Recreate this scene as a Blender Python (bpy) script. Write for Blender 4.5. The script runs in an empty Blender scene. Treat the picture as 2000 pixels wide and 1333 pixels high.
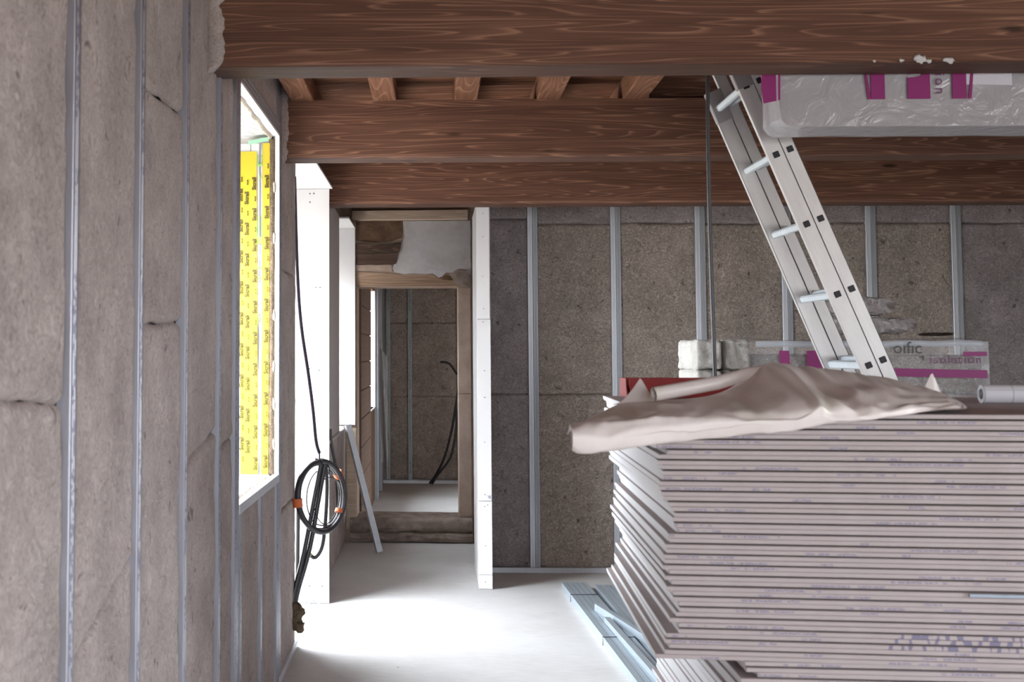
import bpy, bmesh, math, random
from mathutils import Vector, Matrix, noise
random.seed(7)
C = bpy.context.scene
COL = C.collection
PI = math.pi

# ------------------------------------------------------------------ camera, sky, exposure
cam_d = bpy.data.cameras.new('camera')
cam = bpy.data.objects.new('camera', cam_d)
COL.objects.link(cam)
cam.location = (0, 0, 1.58)
cam.rotation_euler = (PI / 2 + 0.0598, 0, 0.0830)
cam_d.sensor_width = 36.0
cam_d.lens = 36.0 * 2404 / 2000
cam_d.shift_x = 0.175
cam_d.shift_y = -0.06025
cam_d.clip_end = 200
cam_d.dof.use_dof = True
cam_d.dof.focus_distance = 8.3
cam_d.dof.aperture_fstop = 6.3
C.camera = cam

C.view_settings.view_transform = 'Standard'
C.view_settings.look = 'None'
C.view_settings.gamma = 1.0
C.view_settings.use_curve_mapping = False
C.view_settings.exposure = -0.10
C.cycles.max_bounces = 12
C.cycles.diffuse_bounces = 7
C.cycles.sample_clamp_indirect = 8.0

SKY = 28.0
w = bpy.data.worlds.new('overcast sky')
C.world = w
w.use_nodes = True
wn = w.node_tree.nodes
wl = w.node_tree.links
bgn = wn['Background']
tc = wn.new('ShaderNodeTexCoord')
sep = wn.new('ShaderNodeSeparateXYZ')
rmp = wn.new('ShaderNodeValToRGB')
rmp.color_ramp.elements[0].position = 0.44
rmp.color_ramp.elements[0].color = (0.30, 0.29, 0.27, 1)
rmp.color_ramp.elements[1].position = 0.56
rmp.color_ramp.elements[1].color = (0.86, 0.93, 1.0, 1)
mr = wn.new('ShaderNodeMapRange')
mr.inputs['From Min'].default_value = -1
mr.inputs['From Max'].default_value = 1
wl.new(tc.outputs['Generated'], sep.inputs[0])
wl.new(sep.outputs['Z'], mr.inputs['Value'])
wl.new(mr.outputs[0], rmp.inputs[0])
wl.new(rmp.outputs[0], bgn.inputs[0])
bgn.inputs[1].default_value = SKY


def portal(name, loc, rot, sx, sy):
    """marks a window opening for the sampling of the sky; gives no light of its own"""
    d = bpy.data.lights.new(name, 'AREA')
    d.shape = 'RECTANGLE'
    d.size, d.size_y = sx, sy
    d.cycles.is_portal = True
    o = bpy.data.objects.new(name, d)
    o.location, o.rotation_euler = loc, rot
    COL.objects.link(o)


# area lights emit along local -Z: rotate so that they look into the room
portal('daylight_window', (-1.24, 5.31, 1.82), (0, -PI / 2, 0), 1.7, 1.25)
portal('daylight_door', (-1.24, 7.27, 1.32), (0, -PI / 2, 0), 2.7, 1.2)
portal('daylight_far_window', (-1.24, 10.0, 1.8), (0, -PI / 2, 0), 1.7, 0.85)
portal('daylight_rear', (0.7, -2.99, 1.6), (PI / 2, 0, 0), 1.6, 1.4)
portal('added_daylight_right', (4.99, -.1, 1.6), (0, PI / 2, 0), 1.6, 2.6)  # belongs to the unseen opening added for light on the left wall
portal('daylight_back_room', (2.49, 12.1, 1.0), (0, PI / 2, 0), 1.7, .6)
portal('daylight_slit', (-1.1, 12.9, 1.6), (0, -PI / 2, 0), 1.3, 1.1)

# ------------------------------------------------------------------ materials
class N:
    def __init__(s, name):
        s.m = bpy.data.materials.new(name)
        s.m.use_nodes = True
        s.t = s.m.node_tree
        s.b = s.t.nodes['Principled BSDF']
        s._tc = None

    def new(s, kind, **kw):
        n = s.t.nodes.new(kind)
        for k, v in kw.items():
            setattr(n, k, v)
        return n

    def link(s, a, b):
        s.t.links.new(a, b)

    def inp(s, n, key, v):
        if isinstance(v, (int, float, tuple, list)):
            n.inputs[key].default_value = v
        else:
            s.link(v, n.inputs[key])

    def obj(s):
        if s._tc is None:
            s._tc = s.new('ShaderNodeTexCoord').outputs['Object']
        return s._tc

    def rnd(s):
        return s.new('ShaderNodeObjectInfo').outputs['Random']

    def mapping(s, scale=(1, 1, 1), loc=(0, 0, 0), vec=None, rot=(0, 0, 0)):
        n = s.new('ShaderNodeMapping')
        s.link(vec or s.obj(), n.inputs['Vector'])
        s.inp(n, 'Scale', scale)
        s.inp(n, 'Location', loc)
        s.inp(n, 'Rotation', rot)
        return n.outputs[0]

    def noise(s, vec=None, scale=5, detail=3, rough=.5, dist=0):
        n = s.new('ShaderNodeTexNoise')
        s.link(vec or s.obj(), n.inputs['Vector'])
        s.inp(n, 'Scale', scale); s.inp(n, 'Detail', detail)
        s.inp(n, 'Roughness', rough); s.inp(n, 'Distortion', dist)
        return n.outputs['Fac']

    def voro(s, vec=None, scale=5, feature='F1', out='Distance'):
        n = s.new('ShaderNodeTexVoronoi', feature=feature)
        s.link(vec or s.obj(), n.inputs['Vector'])
        s.inp(n, 'Scale', scale)
        return n.outputs[out]

    def math(s, op, a, b=0.0, c=0.0):
        n = s.new('ShaderNodeMath', operation=op)
        s.inp(n, 0, a); s.inp(n, 1, b); s.inp(n, 2, c)
        return n.outputs[0]

    def ramp(s, fac, stops):
        n = s.new('ShaderNodeValToRGB')
        s.link(fac, n.inputs[0])
        e = n.color_ramp.elements
        while len(e) < len(stops):
            e.new(0.5)
        for i, (p, c) in enumerate(stops):
            e[i].position = p
            e[i].color = (c[0], c[1], c[2], 1) if isinstance(c, (tuple, list)) else (c, c, c, 1)
        return n.outputs[0]

    def mix(s, fac, a, b, mode='MIX'):
        n = s.new('ShaderNodeMix', data_type='RGBA', blend_type=mode)
        s.inp(n, 0, fac)
        for i, v in ((6, a), (7, b)):
            if isinstance(v, (tuple, list)):
                n.inputs[i].default_value = (v[0], v[1], v[2], 1)
            else:
                s.link(v, n.inputs[i])
        return n.outputs[2]

    def sep(s, vec=None):
        n = s.new('ShaderNodeSeparateXYZ')
        s.link(vec or s.obj(), n.inputs[0])
        return n.outputs

    def comb(s, x, y, z):
        n = s.new('ShaderNodeCombineXYZ')
        s.inp(n, 0, x); s.inp(n, 1, y); s.inp(n, 2, z)
        return n.outputs[0]

    def bump(s, h, strength=.3, dist=.01):
        n = s.new('ShaderNodeBump')
        s.inp(n, 'Strength', strength); s.inp(n, 'Distance', dist)
        s.link(h, n.inputs['Height'])
        s.link(n.outputs[0], s.b.inputs['Normal'])

    def out(s, base=None, rough=None, metal=None, spec=None, **kw):
        for key, v in (('Base Color', base), ('Roughness', rough), ('Metallic', metal), ('Specular IOR Level', spec)):
            if v is not None:
                if key == 'Base Color' and isinstance(v, (tuple, list)):
                    v = (v[0], v[1], v[2], 1)
                s.inp(s.b, key, v)
        for k, v in kw.items():
            s.inp(s.b, k, v)
        return s.m


def plain(name, col, rough=.6, metal=0.0, var=.12, scale=25, spec=.4):
    n = N(name)
    f = n.noise(scale=scale, detail=4)
    c = n.mix(f, tuple(x * (1 - var) for x in col), tuple(min(1, x * (1 + var)) for x in col))
    return n.out(c, rough, metal, spec)


def hemp(name, dark, mid, light, fibre=70, bump=.8):
    n = N(name)
    p = n.mapping(loc=n.comb(n.rnd(), n.rnd(), 0.0))
    f = n.noise(p, fibre, 5, .7, 2.5)
    g = n.noise(p, fibre * 2.6, 3, .6, 1.5)
    c = n.ramp(f, [(.30, dark), (.50, mid), (.70, light)])
    c = n.mix(n.math('MULTIPLY', g, .35), c, light)
    big = n.noise(p, 4.5, 4, .6)
    c = n.mix(1.0, c, n.ramp(big, [(.30, .80), (.62, 1.08)]), 'MULTIPLY')
    fleck = n.noise(p, 17, 3, .6, .6)
    c = n.mix(n.ramp(fleck, [(.64, 0.0), (.72, .75)]), c, tuple(x * .55 for x in dark))
    h = n.math('ADD', f, n.math('MULTIPLY', g, .5))
    n.bump(h, bump, .012)
    return n.out(c, .95, 0, .1)


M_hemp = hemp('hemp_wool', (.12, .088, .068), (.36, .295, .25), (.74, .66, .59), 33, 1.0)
M_hemp_grey = hemp('grey_hemp_wool', (.155, .125, .118), (.335, .290, .285), (.58, .52, .52), 36, .9)
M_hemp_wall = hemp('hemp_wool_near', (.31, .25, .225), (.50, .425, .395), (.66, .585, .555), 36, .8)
M_hemp_white = hemp('pale_wool', (.55, .51, .45), (.80, .77, .72), (.90, .88, .84), 60, .9)
M_brown_fibre = hemp('brown_fibre', (.10, .065, .04), (.21, .15, .10), (.38, .30, .22), 60, .9)


def wood(name, dark, mid, light, axis='X', lam=.042, grain=1.0, knots=True, rough=.65, spec=.28):
    n = N(name)
    s = n.sep()
    L, T, V = {'X': (s[0], s[1], s[2]), 'Y': (s[1], s[0], s[2]), 'Z': (s[2], s[0], s[1])}[axis]
    r = n.math('MULTIPLY', n.rnd(), 37.0)
    li = n.math('FLOOR', n.math('DIVIDE', V, lam)) if lam else 0.0
    off = n.math('ADD', n.math('MULTIPLY', li, 3.17), r) if lam else r
    Lo = n.math('ADD', L, off)
    a = n.noise(n.comb(n.math('MULTIPLY', Lo, .42), n.math('MULTIPLY', T, 4.0), n.math('MULTIPLY', V, 10.0)), 1.0, 2, .5)
    ring = n.math('FRACT', n.math('MULTIPLY', a, 20.0 * grain))
    ring = n.ramp(ring, [(0.0, .34), (.62, .44), (.86, .98), (.96, .34)])
    st = n.noise(n.comb(n.math('MULTIPLY', Lo, 2.2), n.math('MULTIPLY', T, 90.0), n.math('MULTIPLY', V, 120.0)), 1.0, 3, .6)
    f = n.math('ADD', n.math('MULTIPLY', ring, .55), n.math('MULTIPLY', st, .55))
    blotch = n.noise(n.comb(n.math('MULTIPLY', Lo, .8), T, n.math('MULTIPLY', V, 5.0)), 1.3, 3, .5)
    f = n.math('ADD', f, n.math('MULTIPLY', n.math('SUBTRACT', blotch, .5), .7))
    c = n.ramp(f, [(.22, dark), (.56, mid), (.92, light)])
    if knots:
        k = n.voro(n.comb(n.math('MULTIPLY', Lo, 2.0), n.math('MULTIPLY', T, 3.0), n.math('MULTIPLY', V, 8.0)), 1.0)
        c = n.mix(n.ramp(k, [(.07, .85), (.13, 0.0)]), c, tuple(x * .35 for x in dark))
        if lam:
            lf = n.math('FRACT', n.math('DIVIDE', V, lam))
            c = n.mix(n.ramp(lf, [(0.0, .5), (.05, 0.0)]), c, tuple(x * .5 for x in dark))
    n.bump(st, .12, .004)
    return n.out(c, rough, 0, spec)


M_beam = wood('stained_glulam', (.080, .036, .024), (.165, .078, .050), (.36, .19, .12))
M_joist = wood('stained_joist', (.12, .050, .029), (.22, .105, .062), (.34, .185, .12), 'Y', 0, 1.3, rough=.75, spec=.12)
M_cboard = wood('ceiling_board_wood', (.085, .036, .020), (.17, .075, .042), (.30, .145, .085), 'X', 0, .9, rough=.8, spec=.08)
M_pale_wood = wood('pale_spruce', (.40, .30, .22), (.55, .43, .33), (.64, .53, .42), 'X', 0, .7)
M_old_plank = wood('old_plank', (.035, .020, .014), (.085, .052, .038), (.17, .115, .085), 'X', 0, 1.2, rough=.9)


def steel(name, base=(.66, .68, .72), rough=.42, metal=.55, ink=False):
    n = N(name)
    p = n.mapping(scale=(1, 1, .25))
    f = n.noise(p, 30, 4, .6)
    c = n.mix(f, tuple(x * .82 for x in base), tuple(min(1, x * 1.1) for x in base))
    if ink:
        s = n.sep()
        t = n.noise(n.comb(n.math('MULTIPLY', s[0], 110.0), n.math('MULTIPLY', s[2], 60.0), n.math('MULTIPLY', n.rnd(), 9.0)), 1.0, 1, .5)
        wn_ = n.noise(n.comb(n.rnd(), n.math('MULTIPLY', s[2], 6.0), 0.0), 1.0, 0)
        mk = n.math('MULTIPLY', n.ramp(t, [(.50, 0.0), (.54, 1.0)]), n.ramp(wn_, [(.42, 0.0), (.46, 1.0)]))
        mk = n.math('MULTIPLY', mk, n.math('LESS_THAN', s[1], .0018))
        mk = n.math('MULTIPLY', mk, n.math('LESS_THAN', n.math('ABSOLUTE', n.math('SUBTRACT', s[0], .0235)), .011))
        c = n.mix(n.math('MULTIPLY', mk, .8), c, (.12, .12, .16))
    r = n.math('ADD', n.math('MULTIPLY', f, .18), rough - .09)
    return n.out(c, r, metal, .5)


M_steel = steel('galvanised_steel')
M_steel_ink = steel('galvanised_steel_printed', (.40, .395, .44), .45, .85, ink=True)
M_steel_dull_and_shade = steel('dull_and_shaded_galvanised_steel', (.44, .46, .49), .5, .7)  # dull steel; also paints shade into the right-hand back wall studs
M_alu = steel('ladder_aluminium', (.72, .70, .69), .42, .55)
M_alu_rung = steel('rung_aluminium', (.66, .72, .76), .45, .4)
M_plaster = plain('white_plasterboard', (.72, .71, .715), .8, var=.03, scale=8)
M_plaster_grey = plain('plasterboard_back', (.46, .41, .385), .85, var=.06, scale=10)
M_screw = plain('dark_screw', (.06, .06, .07), .5, .5)
M_black = plain('black_rubber', (.022, .020, .024), .45)
M_conduit = plain('black_conduit', (.045, .042, .048), .38, spec=.6)
M_purple = plain('dark_cord', (.05, .035, .06), .5)
M_orange = plain('orange_tape', (.72, .17, .06), .55)
M_yellowtip = plain('yellow_plug', (.62, .50, .18), .5)
M_red = plain('red_lacquer', (.27, .018, .016), .6, var=.1)
M_magenta = plain('magenta_print', (.30, .022, .17), .45, var=.06)
M_magenta_thin = plain('violet_print', (.22, .07, .17), .5)
M_label = plain('white_label', (.74, .73, .80), .5, var=.03)
M_tape = plain('yellow_tape', (.62, .475, .03), .4, var=.06, scale=12)
M_tape_ink = plain('tape_ink', (.05, .04, .01), .6)
M_green = plain('green_print', (.25, .52, .10), .6)
M_mint = plain('mint_tape', (.30, .62, .42), .5)
M_foam = plain('expanding_foam', (.66, .58, .47), .9, var=.2, scale=60)
M_grey_ink = plain('grey_print', (.10, .105, .10), .6)
M_wallboard = plain('rendered_wall', (.50, .47, .45), .9)
M_cap = plain('grey_plastic_guide', (.33, .31, .32), .5)
M_fluff_dark = hemp('dark_wool', (.05, .03, .025), (.10, .07, .06), (.2, .15, .13), 60, .9)


def membrane():
    n = N('printed_membrane')
    br = n.new('ShaderNodeTexBrick')
    n.link(n.mapping(rot=(0, 0, .35)), br.inputs['Vector'])
    n.inp(br, 'Scale', 1.0); n.inp(br, 'Mortar Size', .0022); n.inp(br, 'Brick Width', .11); n.inp(br, 'Row Height', .075)
    n.inp(br, 'Color1', (.70, .70, .70, 1)); n.inp(br, 'Color2', (.66, .66, .67, 1)); n.inp(br, 'Mortar', (.22, .22, .23, 1))
    n.bump(n.noise(scale=18, detail=3), .4, .01)
    return n.out(br.outputs['Color'], .5)


M_membrane = membrane()


def film(name, alpha, col=(.75, .74, .76)):
    n = N(name)
    p = n.mapping(scale=(1, 1, 1))
    h = n.noise(p, 9, 4, .6, 1.2)
    n.bump(h, .5, .02)
    n.out(col, .22, 0, .6)
    a = n.math('ADD', n.math('MULTIPLY', h, .25), alpha - .12)
    n.inp(n.b, 'Alpha', a)
    return n.m


M_film = film('clear_film', .27)
M_film_grey = film('milky_film', 1.12, (.47, .455, .48))
M_dusty_film = film('hanging_film', .45)


def board_paper(name, big=False):
    n = N(name)
    s = n.sep()
    r = n.rnd()
    base = n.mix(n.noise(scale=14, detail=3), (.355, .300, .293), (.425, .365, .357))
    zc = s[2]
    zmask = n.math('MULTIPLY', n.math('GREATER_THAN', zc, .0033), n.math('LESS_THAN', zc, .0086))
    fm = n.math('MULTIPLY', zmask, n.math('LESS_THAN', s[1], .0022))
    t1 = n.math('FRACT', n.math('DIVIDE', n.math('ADD', s[0], n.math('MULTIPLY', r, 7.3)), .95))
    t2 = n.math('FRACT', n.math('DIVIDE', n.math('ADD', s[0], n.math('MULTIPLY', r, 17.9)), .95))
    wm = n.math('MAXIMUM', n.math('LESS_THAN', t1, .14), n.math('LESS_THAN', t2, .045))
    word = n.noise(n.comb(n.math('MULTIPLY', s[0], 45.0), 0.0, n.math('MULTIPLY', r, 50.0)), 1.0, 1)
    let = n.noise(n.comb(n.math('MULTIPLY', s[0], 210.0), 0.0, n.math('MULTIPLY', zc, 420.0)), 1.0, 1)
    ink = n.math('MULTIPLY', n.math('MULTIPLY', fm, wm), n.math('MULTIPLY', n.ramp(let, [(.42, 0.0), (.52, .75)]), n.ramp(word, [(.40, 0.0), (.45, 1.0)])))
    c = n.mix(ink, base, (.16, .15, .25))
    if big:
        b1 = n.noise(n.comb(n.math('MULTIPLY', s[0], 75.0), 0.0, n.math('ADD', n.math('MULTIPLY', zc, 22.0), n.math('MULTIPLY', r, 60.0))), 1.0, 0)
        m2 = n.math('MULTIPLY', n.math('LESS_THAN', s[1], .0022), n.math('GREATER_THAN', s[0], .50))
        c = n.mix(n.math('MULTIPLY', m2, n.ramp(b1, [(.55, 0.0), (.60, .7)])), c, (.10, .10, .20))
    return n.out(c, .8, 0, .25)


M_paper = board_paper('plasterboard_paper')
M_paper_big = board_paper('plasterboard_paper_stencilled', True)
M_gypsum = plain('cut_gypsum', (.88, .88, .90), .9, var=.05, scale=40)


def floor_mat():
    n = N('dusty_screed')
    a = n.noise(scale=1.7, detail=5, rough=.6)
    b = n.noise(n.mapping(scale=(1.0, 5.0, 1)), 9, 4, .6)
    c = n.ramp(a, [(.25, (.60, .58, .56)), (.75, (.71, .70, .695))])
    c = n.mix(1.0, c, n.ramp(b, [(.25, .90), (.75, 1.05)]), 'MULTIPLY')
    sp = n.voro(scale=4.5)
    c = n.mix(n.ramp(sp, [(.022, .8), (.032, 0.0)]), c, (.16, .14, .13))
    fl = n.voro(n.mapping(loc=(3.3, 1.7, 0)), 7)
    c = n.mix(n.ramp(fl, [(.02, .9), (.03, 0.0)]), c, (.74, .72, .70))
    n.bump(n.noise(scale=40, detail=4), .12, .004)
    return n.out(c, .8, 0, .3)


M_floor = floor_mat()


def sheet_mat():
    n = N('woven_vapour_sheet')
    s = n.sep()
    wx = n.math('SINE', n.math('MULTIPLY', s[0], 1300.0))
    wy = n.math('SINE', n.math('MULTIPLY', n.math('ADD', s[1], s[2]), 1300.0))
    wv = n.math('MULTIPLY', wx, wy)
    a = n.noise(scale=6, detail=4)
    c = n.mix(a, (.68, .605, .575), (.78, .71, .68))
    c = n.mix(n.math('ADD', n.math('MULTIPLY', wv, .13), .13), c, (.34, .285, .245))
    pr = n.noise(n.mapping(scale=(7, 3, 3)), 1.6, 1)
    c = n.mix(n.ramp(pr, [(.62, 0.0), (.68, .22)]), c, (.50, .53, .36))
    n.bump(n.noise(n.mapping(scale=(4, 1, 1)), 8, 3, .5), .25, .01)
    return n.out(c, .36, 0, .55)


M_sheet = sheet_mat()


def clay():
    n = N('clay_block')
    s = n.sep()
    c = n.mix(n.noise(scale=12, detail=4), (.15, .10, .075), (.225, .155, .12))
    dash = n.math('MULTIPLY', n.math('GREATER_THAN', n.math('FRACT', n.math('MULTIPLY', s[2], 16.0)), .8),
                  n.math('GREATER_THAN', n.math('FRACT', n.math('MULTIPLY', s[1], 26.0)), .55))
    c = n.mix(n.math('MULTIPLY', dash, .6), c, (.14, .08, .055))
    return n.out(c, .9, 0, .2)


M_clay = clay()


def masonry(name, a, b, bump=.6, scale=9):
    n = N(name)
    f = n.noise(scale=scale, detail=6, rough=.65)
    n.bump(f, bump, .03)
    return n.out(n.ramp(f, [(.3, a), (.7, b)]), .95, 0, .15)


M_stone = masonry('rough_stone', (.17, .13, .105), (.38, .31, .27))
M_oldplaster = masonry('old_white_plaster', (.42, .395, .385), (.57, .555, .57), .2, 5)
M_beige = masonry('beige_plaster', (.33, .245, .195), (.45, .35, .29), .3, 7)
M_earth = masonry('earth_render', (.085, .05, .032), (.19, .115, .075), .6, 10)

# ------------------------------------------------------------------ mesh builder
class MB:
    def __init__(s):
        s.v, s.f, s.m, s.s = [], [], [], []

    def add(s, vs, fs, mat=0, smooth=False, M=None):
        o = len(s.v)
        s.v += [tuple(M @ Vector(p)) if M else tuple(p) for p in vs]
        for f in fs:
            s.f.append(tuple(i + o for i in f)); s.m.append(mat); s.s.append(smooth)
        return s

    def box(s, x0, x1, y0, y1, z0, z1, c=0.0, mat=0, M=None):
        lo, hi = (x0, y0, z0), (x1, y1, z1)
        if c <= 0:
            vs = [(hi[0] if i & 1 else x0, hi[1] if i & 2 else y0, hi[2] if i & 4 else z0) for i in range(8)]
            return s.add(vs, [(0, 2, 3, 1), (4, 5, 7, 6), (0, 1, 5, 4), (2, 6, 7, 3), (0, 4, 6, 2), (1, 3, 7, 5)], mat, False, M)
        vs, ix = [], {}
        for sx in (0, 1):
            for sy in (0, 1):
                for sz in (0, 1):
                    sg = (sx, sy, sz)
                    for a in range(3):
                        p = []
                        for k in range(3):
                            e = hi[k] if sg[k] else lo[k]
                            if k != a:
                                e += -c if sg[k] else c
                            p.append(e)
                        ix[(sg, a)] = len(vs); vs.append(tuple(p))
        fs = []
        for a in range(3):
            b, d = (a + 1) % 3, (a + 2) % 3
            for e in (0, 1):
                q = []
                for (u, v) in ((0, 0), (1, 0), (1, 1), (0, 1)):
                    sg = [0, 0, 0]; sg[a] = e; sg[b] = u; sg[d] = v
                    q.append(ix[(tuple(sg), a)])
                fs.append(tuple(q))
            for e in (0, 1):
                for g in (0, 1):
                    s0 = [0, 0, 0]; s1 = [0, 0, 0]
                    s0[a] = s1[a] = e; s0[b] = s1[b] = g; s0[d] = 0; s1[d] = 1
                    fs.append((ix[(tuple(s0), a)], ix[(tuple(s0), b)], ix[(tuple(s1), b)], ix[(tuple(s1), a)]))
        for sx in (0, 1):
            for sy in (0, 1):
                for sz in (0, 1):
                    fs.append(tuple(ix[((sx, sy, sz), a)] for a in range(3)))
        return s.add(vs, fs, mat, False, M)

    def prism(s, poly, d, z0, z1, mat=0, M=None, cap=None):
        """poly: (a, b) pairs; d: axis of the extrusion"""
        n = len(poly)
        def P(a, b, z):
            return {'X': (z, a, b), 'Y': (a, z, b), 'Z': (a, b, z)}[d]
        vs = [P(a, b, z0) for a, b in poly] + [P(a, b, z1) for a, b in poly]
        fs = [(i, (i + 1) % n, n + (i + 1) % n, n + i) for i in range(n)]
        s.add(vs, fs, mat, False, M)
        s.add(vs, [tuple(range(n - 1, -1, -1)), tuple(range(n, 2 * n))], mat if cap is None else cap, False, M)
        return s

    def tube(s, pts, r, n=8, mat=0, M=None, caps=True):
        pts = [Vector(p) for p in pts]
        k = len(pts)
        rs = r if isinstance(r, (list, tuple)) else [r] * k
        vs, fs = [], []
        ref = None
        for i, p in enumerate(pts):
            t = (pts[min(i + 1, k - 1)] - pts[max(i - 1, 0)]).normalized()
            if ref is None:
                ref = Vector((0, 0, 1)) if abs(t.z) < .9 else Vector((1, 0, 0))
            a = (ref - t * ref.dot(t)).normalized()
            b = t.cross(a)
            ref = a
            for j in range(n):
                q = 2 * PI * j / n
                vs.append(p + (a * math.cos(q) + b * math.sin(q)) * rs[i])
        for i in range(k - 1):
            for j in range(n):
                fs.append((i * n + j, i * n + (j + 1) % n, (i + 1) * n + (j + 1) % n, (i + 1) * n + j))
        s.add(vs, fs, mat, True, M)
        if caps:
            s.add(vs[:n], [tuple(range(n))], mat, False, M)
            s.add(vs[-n:], [tuple(range(n))], mat, False, M)
        return s

    def grid(s, fn, nu, nv, mat=0, smooth=True, M=None):
        vs = [fn(i / nu, j / nv) for j in range(nv + 1) for i in range(nu + 1)]
        fs = [(j * (nu + 1) + i, j * (nu + 1) + i + 1, (j + 1) * (nu + 1) + i + 1, (j + 1) * (nu + 1) + i) for j in range(nv) for i in range(nu)]
        return s.add(vs, fs, mat, smooth, M)

    def lump(s, c, r, seed=0, sub=2, amp=.35, freq=2.5, mat=0):
        bm = bmesh.new()
        bmesh.ops.create_icosphere(bm, subdivisions=sub, radius=1)
        vs = []
        for v in bm.verts:
            q = v.co.copy()
            k = 1 + amp * noise.noise(q * freq + Vector((seed * 3.1, seed, 0))) + amp * .5 * noise.noise(q * freq * 2.7 + Vector((seed, 5, 0)))
            vs.append((c[0] + q.x * r[0] * k, c[1] + q.y * r[1] * k, c[2] + q.z * r[2] * k))
        fs = [tuple(v.index for v in f.verts) for f in bm.faces]
        bm.free()
        return s.add(vs, fs, mat, True)

    def text(s, body, size, M, mat=0, depth=.0006, bold=0.0, space=1.0, right=False):
        cu = bpy.data.curves.new('t', 'FONT')
        cu.body, cu.size, cu.extrude = body, size, depth
        cu.resolution_u = 3
        cu.offset = bold
        cu.space_character = space
        if right: cu.align_x = 'RIGHT'
        o = bpy.data.objects.new('t', cu)
        COL.objects.link(o)
        me = bpy.data.meshes.new_from_object(o)
        vs = [v.co.copy() for v in me.vertices]
        fs = [tuple(p.vertices) for p in me.polygons]
        bpy.data.objects.remove(o); bpy.data.curves.remove(cu); bpy.data.meshes.remove(me)
        return s.add(vs, fs, mat, False, M)

    def mesh(s, name, mats, recalc=True):
        me = bpy.data.meshes.new(name)
        me.from_pydata(s.v, [], s.f)
        for m in (mats if isinstance(mats, (list, tuple)) else [mats]):
            me.materials.append(m)
        me.polygons.foreach_set('material_index', s.m)
        me.polygons.foreach_set('use_smooth', s.s)
        if recalc:
            bm = bmesh.new(); bm.from_mesh(me)
            bmesh.ops.recalc_face_normals(bm, faces=bm.faces)
            bm.to_mesh(me); bm.free()
        me.update()
        return me

    def build(s, name, mats, parent=None, recalc=True):
        return link(name, s.mesh(name, mats, recalc), parent)


def link(name, me, parent=None, loc=None, rot=None):
    o = bpy.data.objects.new(name, me)
    COL.objects.link(o)
    if parent is not None:
        o.parent = parent
    if loc: o.location = loc
    if rot: o.rotation_euler = rot
    return o


def empty(name, loc=(0, 0, 0), rz=0.0, parent=None):
    o = link(name, None, parent)
    o.location = loc
    o.rotation_euler = (0, 0, rz)
    o.empty_display_size = .1
    return o


def tag(o, label, cat, group=None, kind=None):
    o['label'], o['category'] = label, cat
    if group: o['group'] = group
    if kind: o['kind'] = kind
    return o


def struct(o, label=None):
    o['kind'] = 'structure'
    if label: o['label'] = label
    return o


def B(*a, c=0.0):
    return MB().box(*a, c=c)


def nz(x, y, z=0.0):
    return noise.noise(Vector((x, y, z)))


SK = 0.05          # the cross walls and beams stand about three degrees off square
RZ = math.atan(SK)

# ------------------------------------------------------------------ setting: shell
fl = struct(B(-1.25, 5.2, -3.0, 15.3, -.12, 0).build('floor', M_floor), 'pale dusty concrete screed floor, washed bright by the open doorway')

WX = -.752         # plane of the stud faces on the left wall
wl_ = MB()
XO, XI = -1.25, -.80
for (y0, y1, z0, z1) in ((-3, 4.71, 0, 3.05), (4.71, 5.90, 0, .97), (4.71, 5.90, 2.66, 3.05), (5.90, 6.70, 0, 3.05),
                         (6.70, 7.86, 2.66, 3.05), (7.86, 9.60, 0, 3.05), (9.60, 10.42, 0, .95), (9.60, 10.42, 2.66, 3.05), (10.42, 10.75, 0, 3.05)):
    wl_.box(XO, XI, y0, y1, z0, z1)
wall_left = struct(wl_.build('wall_left', M_wallboard), 'left wall of hemp wool batts between steel furring studs')


def batt(parent, P, u0, u1, z0, z1, seed, mat, tilt0=0.0, tilt1=0.0, amp=.006, cell=.045, gapz=.016):
    """a wool batt as a cushioned sheet; P(u, z, d) maps to space, d > 0 is into the wall"""
    nu, nv = max(4, int((u1 - u0) / cell)), max(4, int((z1 - z0) / cell))
    def edges(n, L):
        t = [0, .004 / L, .010 / L, .02 / L]
        return t + [.03 / L + (1 - .06 / L) * i / n for i in range(n + 1)] + [1 - q for q in reversed(t)]
    ua, vb = edges(nu, u1 - u0), edges(nv, z1 - z0)
    nu, nv = len(ua) - 1, len(vb) - 1
    def fn(a, b):
        a, b = ua[round(a * nu)], vb[round(b * nv)]
        u = u0 + (u1 - u0) * a
        zb, zt = z0 + tilt0 * (a - .5), z1 + tilt1 * (a - .5)
        wob = .008 * nz(u * 6, seed * 9.1) + .006 * nz(u * 21, seed * 3.3)
        zb += wob; zt += .008 * nz(u * 6, seed * 9.1 + 40) + .006 * nz(u * 21, seed * 3.3 + 20)
        z = zb + (zt - zb) * b
        d = amp * (1 + nz(u * 5, z * 5, seed)) + amp * .8 * nz(u * 17, z * 17, seed + 3)
        ed = min(z - zb, zt - z)
        if ed < .02: d += gapz * (1 - ed / .02) ** 2
        eu = min(u - u0, u1 - u)
        if eu < .02: d += .006 * (1 - eu / .02) + .006 * max(0, nz(z * 7, seed * 2.0))
        return P(u, z, d)
    o = MB().grid(fn, nu, nv).build('insulation_batt', mat, parent, recalc=False)
    return o


def stud_mesh(name, width, length, mat, depth=.03):
    """furring stud: face with two grooves, returns to the sides; x across, y into the wall, z along"""
    w_ = width
    g = [(0, .002), (.002, 0), (w_ * .30, 0), (w_ * .34, .0022), (w_ * .40, .0022), (w_ * .44, 0), (w_ * .56, 0), (w_ * .60, .0022),
         (w_ * .66, .0022), (w_ * .70, 0), (w_ - .002, 0), (w_, .002), (w_, depth), (0, depth)]
    return MB().prism(g, 'Z', 0, length).mesh(name, mat)


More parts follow.
